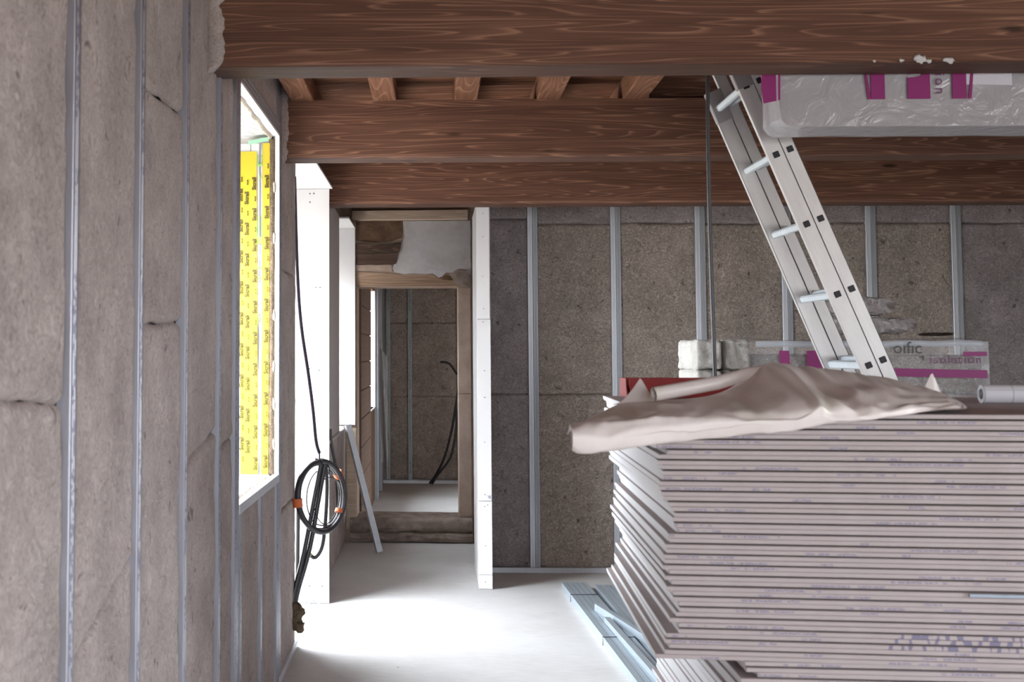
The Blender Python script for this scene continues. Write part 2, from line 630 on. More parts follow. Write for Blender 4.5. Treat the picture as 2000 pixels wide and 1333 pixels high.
# left wall: P maps u = Y
PL = lambda u, z, d: (WX - .005 - d, u, z)
RL = (0, 0, PI / 2)                       # stud local x -> +Y, local y (depth) -> -X
st_full = stud_mesh('metal_stud', .047, 2.95, M_steel_ink)
st_sill = stud_mesh('metal_stud', .047, .96, M_steel_ink)


def lstud(y, me):
    return link('metal_stud', me, wall_left, (WX, y, 0), RL)


studs = [-.45, .14, .735, 1.32, 1.91, 2.50, 3.085, 3.672, 4.262]
for y in studs:
    lstud(y, st_full)
lstud(4.665, st_full); lstud(4.615, st_full)
lstud(5.905, st_full); lstud(5.957, st_full)
for y in (4.74, 5.31, 5.845):
    lstud(y, st_sill)
joints = {2.50: [1.49], 3.085: [.99], 3.672: [1.66, 2.30], 4.262: [1.27], 4.71: [1.25]}
tl = {2.50: -.03, 3.085: .16, 3.672: .02, 4.262: .07, 4.71: .03}
edge = [-3.0] + studs
for i in range(len(edge)):
    a = edge[i] + (.047 if i else 0)
    b = edge[i + 1] if i + 1 < len(edge) else 4.615
    key = edge[i + 1] if i + 1 < len(edge) else 4.71
    js = joints.get(key, [1.25, 2.2])
    zs = [0] + js + [2.95]
    if b < 1.0: zs = [0, 1.45, 2.95]
    for k in range(len(zs) - 1):
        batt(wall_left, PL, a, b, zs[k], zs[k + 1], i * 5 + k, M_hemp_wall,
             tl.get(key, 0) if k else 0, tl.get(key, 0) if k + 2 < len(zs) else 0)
# under and over the window, and the pier up to the door opening
for k, (a, b) in enumerate(((4.787, 5.31), (5.357, 5.845))):
    batt(wall_left, PL, a, b, 0, .965, 70 + k, M_hemp_wall)
batt(wall_left, PL, 4.712, 5.90, 2.70, 2.95, 75, M_hemp_wall)
for k, (z0, z1) in enumerate(((0, .80), (.80, 2.0), (2.0, 2.95))):
    batt(wall_left, PL, 6.004, 6.70, z0, z1, 80 + k, M_hemp_wall)
# sill and head tracks of the window, floor track
MB().box(WX - .03, WX + .004, 4.71, 5.905, .962, 1.0, c=.002).build('sill_track', M_steel, wall_left)
hd = MB()
for z in (2.642, 2.664, 2.686):
    hd.box(WX - .03, WX + .003, 4.71, 5.905, z, z + .019, c=.002)
hd.build('head_track', M_steel_dull_and_shade, wall_left)
MB().box(WX - .03, WX + .006, 5.95, 6.70, 0, .035, c=.002).build('floor_track', M_steel, wall_left)
# pier end face
MB().box(-1.25, WX - .012, 6.697, 6.703, 0, 2.95).build('pier_end', M_plaster_grey, wall_left)
# tuft of wool torn out at the foot of the pier
tf = MB()
for k in range(9):
    tf.lump((-.748 + .045 * nz(k * 1.37, 1), 6.63 + .09 * nz(k * 1.7, 9), .17 + .10 * nz(k * 2.3, 4)), (.030, .034, .034), k, 2, .8, 3)
tf.build('torn_wool_tuft', M_brown_fibre, wall_left)
tr_ = MB()  # brown lumps paint in the dark gap between batt and stud
for k in range(6):
    tr_.lump((WX - .006, 4.325 + .006 * nz(k, 2), .52 + .085 * k), (.004, .012 + .006 * nz(k * 3, 1), .055), k, 2, .6, 3)
tr_.build('painted_gap_shade', M_brown_fibre, wall_left)
# wall between the door opening and the far window
MB().box(-.80, WX + .004, 7.87, 9.60, .955, 2.66).build('wall_panel', M_plaster_grey, wall_left)
batt(wall_left, lambda u, z, d: (WX - d, u, z), 7.87, 10.40, 0, .97, 90, M_hemp_wall)
MB().box(-.80, WX + .02, 8.6, 10.0, .945, .972, c=.004).build('ledge', M_plaster_grey, wall_left)

# ---- window 1: taped reveal
win1 = struct(empty('window_1', (-.752, 5.31, 1.0)), 'window opening in the left wall with yellow taped reveal')
def wpart(name, mb, mat, par=win1):
    o = mb.build(name, mat, None)
    o.parent = par
    o.matrix_parent_inverse = par.matrix_world.inverted() if False else Matrix.Translation(-par.location)
    return o
YJ = 5.90
wpart('reveal_flange', MB().box(-.772, -.750, YJ - .006, YJ, .985, 2.642, c=.001), M_plaster)
fs_ = MB()
fs_.grid(lambda a, b: (-.770 - .032 * a, YJ - .004 - .008 * math.sin(PI * a) * (1 + nz(a * 3, b * 40)), 1.0 + 1.62 * b), 5, 60)
wpart('fibre_strip', fs_, M_brown_fibre)
fm_ = MB()
for k in range(26):
    z = 1.02 + k * .062
    if nz(k * 1.7, 3) > .12:
        fm_.lump((-.775 + .003 * nz(k, 2), YJ - .010, z), (.005, .005, .026 + .014 * nz(k, 8)), k, 2, .7, 3)
wpart('foam_bead', fm_, M_foam)
wpart('membrane', MB().grid(lambda a, b: (-.80 - .40 * a, YJ - .003 + .004 * nz(a * 9, b * 6), 1.0 + 1.6 * b), 16, 30), M_membrane)


def tape(x0, x1, z0, z1, lean, cols, name='sealing_tape'):
    t = wpart(name, MB().grid(lambda a, b: (x0 + (x1 - x0) * a - lean * (1 - b), YJ - .009 + .003 * nz(a * 2, b * 9, x0 * 40), z0 + (z1 - z0) * b), 4, 40), M_tape)
    tx = MB()
    n_ = 0
    for (fx, st) in cols:
        z = z0 + st
        while z < z1 - .12:
            b_ = (z - z0) / (z1 - z0)
            x = x0 + (x1 - x0) * fx - lean * (1 - b_)
            big = n_ % 2 == 0
            Mx = Matrix.Translation((x, YJ - .0135, z)) @ Matrix.Rotation(PI / 2 + .0, 4, 'Y').inverted() @ Matrix.Rotation(PI / 2, 4, 'X')
            tx.text('Sicrall' if big else 'sicral', .0265 if big else .012, Mx, bold=.0009 if big else .0004)
            z += .095 if big else .055
            n_ += 1
    o = tx.build('tape_print', M_tape_ink, t)
    o.matrix_parent_inverse = t.matrix_world.inverted() if False else Matrix.Identity(4)
    return t


tape(-.832, -.797, 1.0, 2.60, .004, ((.86, .03),))
tape(-.948, -.862, 1.0, 2.56, -.012, ((.52, .10), (.95, .02), (.18, .06)))
gp = MB()
for (s_, z, sz, sx) in (('C', 2.48, .040, 2.4), ('-', 2.42, .05, 1.5), ('E', 2.08, .040, 9.0), ('(R)', 1.72, .036, 1.2), ('A', 1.98, .030, 1.2), ('A', 1.93, .030, 1.2)):
    gp.text(s_, sz, Matrix.Translation((-.834, YJ - .008, z)) @ Matrix.Rotation(-PI / 2, 4, 'Y') @ Matrix.Rotation(PI / 2, 4, 'X') @ Matrix.Diagonal((sx, 1, 1, 1)))
wpart('membrane_print', gp, M_green)
# soffit: white strip, foam line, printed membrane, mint tape
wpart('soffit_strip', MB().box(-.790, -.750, 4.71, 5.90, 2.634, 2.644, c=.001), M_plaster)
so = MB()
so.grid(lambda a, b: (-.788 - .022 * a - .010 * nz(b * 9, 2.2), 4.71 + 1.19 * b, 2.632 - .012 * math.sin(PI * a) * (1 + nz(b * 30, a * 3))), 5, 60)
wpart('soffit_foam', so, M_foam)
wpart('soffit_membrane', MB().grid(lambda a, b: (-.81 - .44 * a, 4.71 + 1.19 * b, 2.640 - .05 * a + .003 * nz(a * 5, b * 9)), 10, 16), M_membrane)
wpart('corner_tape', MB().grid(lambda a, b: (-.80 - .10 * a, YJ - .012 - .035 * b + .006 * nz(a * 9, b), 2.612 + .012 * b - .02 * a + .006 * nz(a * 12, 3)), 10, 3), M_mint)
wpart('sill_board', MB().box(-1.24, -.770, 4.712, 5.898, .972, .992, c=.003), M_plaster)
sl = MB()
for k in range(16):
    sl.lump((-.80 + .02 * nz(k, 4), 4.76 + k * .072, .996), (.014, .03, .010), k, 1, .6, 3)
wpart('sill_mortar', sl, M_foam)
wpart('near_reveal', MB().box(-1.24, -.77, 4.712, 4.720, .99, 2.64), M_plaster_grey)
fr = MB()  # unseen frame, its head bar deepened to cut the light
for (a, b, c_, d) in ((4.72, 4.80, .99, 2.62), (5.815, 5.895, .99, 2.62), (4.80, 5.815, .99, 1.08), (4.80, 5.815, 2.38, 2.62)):
    fr.box(-1.24, -1.18, a, b, c_, d, c=.004)
wpart('light_cut_window_frame', fr, M_plaster)

# ---- the door opening and its white reveal boards
door1 = struct(empty('door_1', (-.752, 7.27, 0)), 'full-height door opening in the left wall with white plasterboard reveal')
rv = wpart('reveal_board', MB().box(-1.22, -.675, 7.84, 7.853, 0.004, 2.634, c=.001), M_plaster, door1)
wpart('soffit_board', MB().box(-1.22, -.655, 6.70, 7.853, 2.636, 2.649, c=.001), M_plaster, door1)


def screws(pts, par, mat=M_screw, r=.0045, ax='Y'):
    for (x, y, z) in pts:
        o = MB()
        t = Vector((0, .003, 0)) if ax == 'Y' else Vector((.003, 0, 0))
        o.tube([Vector((x, y, z)) - t, Vector((x, y, z)) + t * .5], r, 8)
        q = o.build('screw', mat, None)
        q.parent = par
        q.matrix_parent_inverse = Matrix.Translation(-par.location)


screws([(x, 7.8395, z) for x, z in ((-.80, 2.605), (-.775, 2.605), (-.80, 2.55), (-.76, 2.0), (-.735, 2.0), (-.80, 1.48), (-.74, 1.47), (-.75, .98), (-.80, .11), (-.72, .11))], door1)
fc = MB()
fc.box(-.80, -.772, 7.825, 7.84, .004, .03, c=.002)
fc.tube([(-.765, 7.82, 0.004), (-.76, 7.815, .035), (-.748, 7.815, .04), (-.742, 7.82, .004)], .004, 6)
fc.tube([(-.74, 7.80, .004), (-.735, 7.80, .028), (-.727, 7.80, .004)], .003, 6)
fc.build('floor_clip', M_steel_dull_and_shade, None).parent = door1
bpy.data.objects['floor_clip'].matrix_parent_inverse = Matrix.Translation(-door1.location)

df = MB()  # unseen frame, added to narrow the light coming through the door opening
for (a, b, c_, d) in ((6.70, 6.86, .0, 2.65), (7.70, 7.835, .0, 2.65), (6.86, 7.70, 2.32, 2.65), (6.86, 7.70, .0, .06)):
    df.box(-1.25, -1.15, a, b, c_, d, c=.004)
wpart('light_cut_door_frame', df, M_plaster, door1)

# ---- window 2 of the corridor
win2 = struct(empty('window_2', (-.752, 10.0, .97)), 'corridor window opening with white reveal board')
wpart('reveal_board', MB().box(-1.22, -.675, 10.39, 10.403, .975, 2.634, c=.001), M_plaster, win2)
wpart('soffit_board', MB().box(-1.22, -.672, 9.60, 10.403, 2.636, 2.649, c=.001), M_plaster, win2)
wpart('sill_board', MB().box(-1.22, -.755, 9.60, 10.39, .952, .968, c=.002), M_plaster_grey, win2)
df = MB()  # unseen frame, made thick to let less light into the corridor
for (a, b, c_, d) in ((9.60, 9.80, .95, 2.65), (10.24, 10.385, .95, 2.65), (9.80, 10.24, 2.25, 2.65), (9.80, 10.24, .97, 1.12)):
    df.box(-1.25, -1.15, a, b, c_, d, c=.004)
wpart('light_cut_window_frame', df, M_plaster, win2)

# ------------------------------------------------------------------ ceiling, attic hatch, beams, joists
HX0, HX1, HY0, HY1 = 1.078, 2.75, 4.36, 6.16
ce = MB()
for (x0, x1, y0, y1) in ((-1.25, 5.2, -3.0, 3.95), (-1.25, 5.2, 8.5, 15.3), (-1.25, HX0, 3.95, 8.5), (HX1, 5.2, 3.95, 8.5), (HX0, HX1, 3.95, HY0 - .02), (HX0, HX1, HY1 + .1, 8.5)):
    ce.box(x0, x1, y0, y1, 2.972, 3.06)
ceiling = struct(ce.build('ceiling', M_cboard), 'boarded timber ceiling over the beams')
bms = []
for k in range(3):
    bms.append((MB().box(-.80, .50 + .02 * k, 0, .1365, 0, .020, c=.0015).mesh('ceiling_board', M_cboard), MB().box(.502 + .02 * k, HX0, 0, .1365, 0, .020, c=.0015).mesh('ceiling_board', M_cboard),
                MB().box(HX1, 4.9, 0, .1365, 0, .020, c=.0015).mesh('ceiling_board', M_cboard), MB().box(HX0, HX1, 0, .1365, 0, .020, c=.0015).mesh('ceiling_board', M_cboard)))
y = 4.36; k = 0
while y < 8.3:
    ms = bms[k % 3]
    use = [ms[0], ms[1], ms[2]] + ([] if HY0 - .1 < y < HY1 else [ms[3]])
    for me in use:
        link('ceiling_board', me, ceiling, (0, y, 2.951))
    y += .138; k += 1
# attic above the hatch
at_ = MB()
at_.box(HX0 - .5, HX0 - .45, HY0 - .4, 6.6, 3.06, 4.6); at_.box(HX1 + .3, HX1 + .35, HY0 - .4, 6.6, 3.06, 4.6)
at_.box(HX0 - .5, HX1 + .35, HY0 - .45, HY0 - .4, 3.06, 4.6); at_.box(HX0 - .5, HX1 + .35, 6.55, 6.6, 3.06, 4.6)
at_.box(HX0 - .5, HX1 + .35, HY0 - .45, 6.6, 4.6, 4.65)
at_.build('attic_lining', M_cboard, ceiling)


def beam(y0, w_, h, label, x1=5.0, z=2.555):
    o = empty('ceiling_beam', (0, y0, z), RZ)
    b = MB()
    c = .016
    poly = [(0, c), (c * .35, c * .35), (c, 0), (w_ - c, 0), (w_ - c * .35, c * .35), (w_, c), (w_, h), (0, h)]
    b.prism(poly, 'X', -.80, x1)
    me = b.mesh('ceiling_beam', M_beam)
    COL.objects.unlink(o); bpy.data.objects.remove(o)
    o = link('ceiling_beam', me, None, (0, y0, z), (0, 0, RZ))
    tag(o, label, 'beam', 'stained ceiling beams')
    return o


beam(4.135, .205, .30, 'nearest thick brown stained ceiling beam crossing the top edge of the photo')
beam(6.105, .20, .29, 'middle brown stained ceiling beam carrying the joists behind the nearest beam')
beam(8.03, .225, .29, 'farthest brown stained ceiling beam just above the white partition end')
plastic_curls = MB()  # white lumps standing in for curls of clear plastic
for k, (x, z, rr) in enumerate(((1.612, 2.566, .012), (1.628, 2.560, .015), (1.650, 2.556, .008), (1.705, 2.560, .008), (1.72, 2.556, .012), (1.56, 2.558, .006), (1.47, 2.557, .005))):
    plastic_curls.lump((x, 4.135 + .05 * x, z), (rr, .004, rr * .8), k, 2, .9, 3)
q = plastic_curls.build('plastic_curl', M_plaster)
tag(q, 'tiny curled bits of clear plastic stuck to the lower edge of the nearest beam', 'plastic', kind='stuff')

jm = MB().box(-.0575, .0575, 0, 4.0, 0, .110, c=.004).mesh('ceiling_joist', M_joist)
js_ = (( -.658, 'leftmost ceiling joist, tight against the left wall between the beams'), (-.247, 'second ceiling joist from the left wall, resting on the middle beam'),
       (.158, 'third ceiling joist from the left wall, resting on the middle beam'), (.567, 'fourth ceiling joist from the left wall, resting on the middle beam'),
       (.992, 'rightmost ceiling joist, next to the stair hatch and the ladder'))
for x, lab in js_:
    o = link('ceiling_joist', jm, None, (x, 4.36, 2.8405))
    tag(o, lab, 'joist', 'ceiling joists between the beams')
def collar(x0, x1, y, z0, z1, seed):
    def fn(a, b):
        q = 2 * PI * a
        z = z0 + (z1 - z0) * b
        w_ = (x1 - x0) * (1 + .35 * nz(z * 14, seed) + .25 * nz(z * 40, seed + 3)) * min(1, b * 9, (1 - b) * 9 + .4) ** .5
        return (x0 + w_ * (.5 + .5 * math.cos(q)), y + .018 * math.sin(q) * (1 + .4 * nz(z * 20, q, seed)), z)
    MB().grid(fn, 12, 40).build('wool_collar', M_hemp_wall, wall_left, recalc=False)
collar(-.775, -.713, 4.085, 2.525, 2.95, 1)
collar(-.775, -.728, 6.055, 2.52, 2.95, 4)
# fascia boards of the hatch
f1 = struct(MB().box(HX0 + .0, 2.95, 0, .028, 0, .24, c=.002).build('trim_1', M_beam), 'brown fascia board along the far side of the stair hatch')
f1.location = (0, 6.14, 2.846); f1.rotation_euler = (0, 0, RZ)
f2 = struct(MB().box(HX0 - .028, HX0, 4.42, 6.16, 2.955, 3.08, c=.002).build('trim_2', M_beam), 'brown edging board along the left side of the stair hatch')

# ------------------------------------------------------------------ back wall
wall_back = struct(MB().box(.36, 5.1, .055, .20, 0, 2.95).build('wall_back', M_wallboard), 'back wall of curly hemp batts between double steel studs')
wall_back.location = (0, 9.02, 0); wall_back.rotation_euler = (0, 0, RZ)
PB = lambda u, z, d: (u, .004 + d, z)
sc_ = stud_mesh('metal_stud', .0365, 2.93, M_steel, .04)
sc_shaded_ = stud_mesh('metal_stud', .0365, 2.93, M_steel_dull_and_shade, .04)  # darker colour paints in the shade on the right flange of each pair
cent = [.712, 1.316, 1.928, 2.548, 3.155, 3.765, 4.37]
for cx in cent:
    link('metal_stud', sc_, wall_back, (cx - .037, 0, .01))
    link('metal_stud', sc_shaded_, wall_back, (cx + .0010, .002, .01), (0, 0, .03))
bed = [.374] + cent + [5.0]
for i in range(len(bed) - 1):
    a = bed[i] + (.0385 if i else 0); b = bed[i + 1] - .0385
    j1 = 1.285 + .012 * nz(i * 3.3, 1); j2 = 2.525 + .012 * nz(i * 2.1, 5) + (.04 if i == 0 else 0)
    for k, (z0, z1) in enumerate(((.035, j1), (j1, j2), (j2, 2.93))):
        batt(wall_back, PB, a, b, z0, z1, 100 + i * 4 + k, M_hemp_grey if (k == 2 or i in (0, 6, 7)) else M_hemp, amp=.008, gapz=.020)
MB().box(.374, 5.0, -.006, .05, 0, .038, c=.002).build('floor_track', M_steel, wall_back)

# ------------------------------------------------------------------ white partition end
part_ = struct(empty('wall_partition', (.2815, 8.40, 0)), 'white plasterboard partition whose narrow end faces the room')
def ppart(name, mb, mat): return wpart(name, mb, mat, part_)
ppart('end_board', MB().box(.283, .369, 8.40, 8.413, 1.812, 2.60, c=.0012), M_plaster)
ppart('end_board', MB().box(.282, .373, 8.398, 8.413, .588, 1.806, c=.0012), M_plaster)
ppart('end_board', MB().box(.2815, .374, 8.396, 8.413, .098, .585, c=.0012), M_plaster)
ppart('end_board', MB().box(.2815, .374, 8.395, 8.413, .003, .096, c=.0012), M_plaster)
ppart('side_board', MB().box(.2815, .2945, 8.415, 9.28, .003, 2.60, c=.001), M_plaster)
ppart('side_board', MB().box(.361, .374, 8.415, 9.02, .003, 2.60, c=.001), M_plaster)
ppart('stud', MB().box(.296, .36, 8.415, 8.50, .003, 2.6, c=.002), M_steel)
ppart('stud', MB().prism([(.283, 9.29), (.289, 9.285), (.36, 9.285), (.36, 9.34), (.283, 9.34)], 'Z', .003, 2.45), M_steel)
ppart('stud', MB().box(.284, .36, 9.345, 9.40, .003, 2.45, c=.002), M_steel_dull_and_shade)
screws([(x, 8.3945, z) for x, z in ((.327, 2.53), (.326, 2.37), (.323, 2.10), (.327, 1.88), (.324, 1.79), (.329, 1.46), (.329, 1.28), (.328, .98), (.326, .63), (.345, .56), (.325, .55), (.329, .29), (.327, .05))], part_, r=.003)
# pencilled scribble
sb = MB()
sb.tube([(.345, 8.3945, .625), (.352, 8.3945, .605), (.357, 8.3945, .628), (.362, 8.3945, .603), (.366, 8.3945, .622), (.350, 8.3945, .612)], .0012, 4)
ppart('pencil_mark', sb, plain('blue_pencil', (.25, .33, .55), .7))

# ------------------------------------------------------------------ corridor end wall with doorway
ew = MB()
Y0, Y1 = 10.43, 10.78
for (x0, x1, z0, z1) in ((-.80, -.664, 0, 3.0), (.19, .95, 0, 3.0), (-.664, .19, 2.143, 3.0)):
    ew.box(x0, x1, Y0, Y1, z0, z1)
wall_end = struct(ew.build('wall_end', M_beige), 'old masonry wall with a doorway at the end of the corridor')


def slab(name, poly, y0, depth, mat, par, seed, rough=.006, M=None):
    """uneven slab on the end wall: polygon outline in X, Z with wobbly face"""
    b = MB()
    n = len(poly)
    pts = []
    for i in range(n):
        a, c_ = poly[i], poly[(i + 1) % n]
        L = math.hypot(c_[0] - a[0], c_[1] - a[1])
        k = max(1, int(L / .035))
        for j in range(k):
            t = j / k
            x, z = a[0] + (c_[0] - a[0]) * t, a[1] + (c_[1] - a[1]) * t
            pts.append((x + rough * nz(x * 14, z * 14, seed), z + rough * nz(x * 14 + 9, z * 14, seed)))
    n = len(pts)
    f = [(x, y0 - depth + depth * .25 * nz(x * 6, z * 6, seed), z) for x, z in pts]
    r = [(x, y0 + .001, z) for x, z in pts]
    b.add(f + r, [tuple(range(n))] + [(i, (i + 1) % n, n + (i + 1) % n, n + i) for i in range(n)])
    return b.build(name, mat, par)


slab('plaster_patch', [(-.27, 2.70), (-.262, 2.60), (-.255, 2.56), (-.30, 2.47), (-.315, 2.37), (-.36, 2.30), (-.345, 2.265), (-.26, 2.245), (-.20, 2.255), (-.08, 2.245), (-.02, 2.25),
                       (.03, 2.215), (.06, 2.225), (.09, 2.26), (.17, 2.255), (.22, 2.25), (.30, 2.24), (.30, 2.70)], Y0, .016, M_oldplaster, wall_end, 3, .008)
slab('old_plank', [(-.67, 2.70), (-.67, 2.535), (-.50, 2.52), (-.37, 2.53), (-.275, 2.56), (-.265, 2.70)], Y0, .006, M_earth, wall_end, 5)
slab('old_plank', [(-.67, 2.515), (-.67, 2.425), (-.30, 2.435), (-.285, 2.51), (-.42, 2.505)], Y0, .028, M_old_plank, wall_end, 6)
slab('old_plank', [(-.67, 2.415), (-.67, 2.33), (-.33, 2.335), (-.32, 2.425)], Y0, .024, M_old_plank, wall_end, 7)
slab('plaster_patch', [(-.67, 2.325), (-.67, 2.275), (-.45, 2.285), (-.36, 2.27), (-.365, 2.325)], Y0, .014, M_beige, wall_end, 8)
slab('lintel', [(-.665, 2.27), (-.665, 2.145), (.21, 2.145), (.21, 2.215), (.02, 2.24), (-.35, 2.25)], Y0, .012, wood('lintel_wood', (.16, .095, .06), (.31, .205, .14), (.43, .31, .22), 'X', 0, .8), wall_end, 9, .004)
slab('earth_patch', [(-.02, 2.235), (.07, 2.195), (.20, 2.185), (.22, 2.225), (.10, 2.235), (.04, 2.215)], Y0, .015, M_earth, wall_end, 10)
slab('plaster_patch', [(.16, 2.16), (.31, 2.13), (.30, 2.20), (.26, 2.28), (.19, 2.285), (.12, 2.24), (.15, 2.20)], Y0, .022, M_stone, wall_end, 11)
screws([], wall_end)
jl = MB()
jl.box(.192, .30, Y0 - .010, Y0, 1.24, 2.13, c=.003)
jl.build('jamb_block', M_beige, wall_end)
MB().box(.192, .30, Y0 - .011, Y0, .22, 1.232, c=.003).build('jamb_block', M_beige, wall_end)
# pale timber plate on top of the wall
tp = MB().box(-.70, .278, Y0 - .075, Y0 - .002, 2.705, 2.785, c=.003).build('timber_plate', M_pale_wood, wall_end)
MB().box(-.70, .278, Y0 - .06, Y0 - .002, 2.788, 2.95, c=.003).build('timber_plate', M_old_plank, wall_end)
# left post beside the doorway
MB().box(-.755, -.668, Y0 - .012, Y0, .10, .95, c=.003).build('jamb_post', M_pale_wood, wall_end)
# rough stone threshold
th = MB()
def thr(a, b):
    x = -.72 + 1.02 * a
    if b < .45:
        t = b / .45
        return (x, Y0 - .05 - .02 * nz(x * 6, t * 3) - .02 * math.sin(PI * t), .01 + .075 * t + .012 * nz(x * 7, 3))
    if b < .55:
        return (x, Y0 - .005 + .01 * nz(x * 9, 2), .088 + .010 * nz(x * 7, 3))
    if b < .8:
        t = (b - .55) / .25
        return (x, Y0 - .06 - .018 * nz(x * 5, 8 + t * 2), .098 + .10 * t + .010 * nz(x * 6, 7))
    t = (b - .8) / .2
    return (x, Y0 - .055 + .42 * t, .205 + .008 * nz(x * 6, 7 + t * 3))
th.grid(thr, 60, 22)
th.build('threshold_stone', M_stone, wall_end, recalc=False)
MB().box(-.66, .19, Y0 + .0, Y1, .0, .19).build('threshold_core', M_stone, wall_end)

# ------------------------------------------------------------------ back room beyond the doorway
XB = -.655
br_ = MB()
br_.box(XB - .35, XB - .004, 10.79, 12.40, 0, 3.0); br_.box(XB - .35, XB - .004, 12.40, 13.35, 0, 1.0); br_.box(XB - .35, XB - .004, 13.35, 15.15, 0, 3.0)
br_.box(XB - .35, XB - .004, 12.40, 13.35, 2.25, 3.0)
_b = None
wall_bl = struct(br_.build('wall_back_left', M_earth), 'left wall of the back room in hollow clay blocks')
MB().box(XB - .34, XB + .004, 13.33, 13.346, 1.0, 2.25).build('reveal_board', M_plaster, wall_bl)
MB().box(XB - .34, XB + .002, 12.41, 13.33, .985, 1.0).build('sill_board', M_plaster, wall_bl)
cb = MB().box(0, .022, 0, .494, 0, .243, c=.004).mesh('clay_block', M_clay)
for r in range(9):
    y = 10.79 - (.25 if r % 2 else 0)
    while y < 12.35:
        if y >= 10.70 or r % 2:
            a = max(y, 10.79)
            e = min(y + .494, 12.39)
            if e - a > .06:
                if abs(e - a - .494) < .001:
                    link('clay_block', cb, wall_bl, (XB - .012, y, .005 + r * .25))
                else:
                    link('clay_block', MB().box(0, .022, 0, e - a, 0, .243, c=.004).mesh('clay_block', M_clay), wall_bl, (XB - .012, a, .005 + r * .25))
        y += .5
wall_bb = struct(MB().box(-1.0, 2.5, 15.15, 15.3, 0, 3.0).build('wall_back_room', M_wallboard), 'far wall of the back room with batts and studs')
PF = lambda u, z, d: (u, 15.11 + d, z)
fst = stud_mesh('metal_stud', .047, 2.95, steel('mottled_steel', (.40, .44, .45), .5, .6, True), .04)
fx = [-.60, -.335, .262, .86, 1.46]
for x in fx:
    link('metal_stud', fst, wall_bb, (x, 15.10, .03))
for i in range(len(fx) - 1):
    for k, (z0, z1) in enumerate(((.05, 1.05), (1.05, 1.95), (1.95, 2.95))):
        batt(wall_bb, PF, fx[i] + .047, fx[i + 1], z0, z1, 200 + 4 * i + k, M_hemp, amp=.008)
MB().box(-.64, 2.4, 15.06, 15.11, .0, .04, c=.002).build('floor_track', M_steel, wall_bb)
wr2 = MB()
for (y0, y1, z0, z1) in ((10.78, 11.65, 0, 3), (11.65, 11.8, 0, 3), (11.8, 12.4, 0, .1), (11.8, 12.4, 1.85, 3), (12.4, 15.15, 0, 3)):
    wr2.box(2.5, 2.6, y0, y1, z0, z1)
struct(wr2.build('wall_back_right', M_wallboard))
lf = MB().box(XB - .02, XB + .035, 13.38, 13.46, 0, 2.9, c=.003)
lf.box(XB - .02, XB + .045, 14.2, 14.26, 0, 2.9, c=.003)
lf.build('corner_post', M_steel_dull_and_shade, wall_bl)
hf = MB().grid(lambda a, b: (XB + .02 + .09 * a + .015 * nz(b * 4, a * 3), 14.1 + .05 * math.sin(a * 5 + b * 3), .35 + 1.3 * b - .12 * a), 8, 24).build('hanging_film', M_dusty_film)
tag(hf, 'sheet of crumpled clear plastic hanging in the left corner of the back room', 'plastic sheet')

# ------------------------------------------------------------------ right and rear walls of the room
wr_ = MB()
for (y0, y1, z0, z1) in ((-3, -1.4, 0, 3.05), (1.2, 10.8, 0, 3.05), (-1.4, 1.2, 0, .8), (-1.4, 1.2, 2.4, 3.05)):  # unseen opening added and sized to brighten the left wall
    wr_.box(5.0, 5.2, y0, y1, z0, z1)
struct(wr_.build('wall_right', M_wallboard), 'plain right wall outside the frame, with an opening added to brighten the left wall')
wrr = MB()
for (x0, x1, z0, z1) in ((-1.25, -.1, 0, 3.05), (1.5, 5.2, 0, 3.05), (-.1, 1.5, 0, .9), (-.1, 1.5, 2.3, 3.05)):
    wrr.box(x0, x1, -3.1, -3.0, z0, z1)
struct(wrr.build('wall_rear', M_wallboard), 'rear wall behind the camera with a wide opening')
struct(MB().box(.95, 5.2, 10.75, 10.8, 0, 3.05).build('wall_back_outer', M_wallboard))

# ------------------------------------------------------------------ plasterboard stacks
LEN, DEP, TH = 2.5, 1.2, .0125


def board_poly():
    return [(0.0008, .0004), (0, .0016), (0, .0090), (.001, .0103), (.05, TH), (DEP - .05, TH), (DEP - .001, .0103), (DEP, .0090), (DEP, .0016), (DEP - .0008, .0004),
            (DEP - .004, 0), (.004, 0)]


def board_mesh(flip, mat):
    p = board_poly()
    if flip:
        p = [(a, TH - b) for a, b in p]
    return MB().prism(p, 'X', 0, LEN, 0, None, 1).mesh('plasterboard_sheet', [mat, M_gypsum])


bm_up, bm_dn = board_mesh(False, M_paper), board_mesh(True, M_paper)
bb_up, bb_dn = board_mesh(False, M_paper_big), board_mesh(True, M_paper_big)
ORD = lambda n: '%d%s' % (n, 'th' if 10 <= n % 100 <= 20 else {1: 'st', 2: 'nd', 3: 'rd'}.get(n % 10, 'th'))
RS = -.0375
ax_, ay_ = math.cos(RS), math.sin(RS)
NU = 47
ZB = .8475
# shift of the left ends along the stack from the top down, in metres
prof = [(0, -.025), (3, -.02), (4, 0.0), (6, -.012), (7, .0), (9, -.006), (11, .004), (14, -.012), (17, .008), (20, .016), (23, .012), (24, .0), (27, .004), (30, .0), (33, .006), (35, .02), (38, .024), (39, .0), (40, .022), (41, .028), (42, .004), (44, .006), (46, -.018)]


def shift(i):
    for (a, s0), (b, s1) in zip(prof, prof[1:]):
        if a <= i <= b:
            return s0 + (s1 - s0) * (i - a) / (b - a)
    return prof[-1][1]


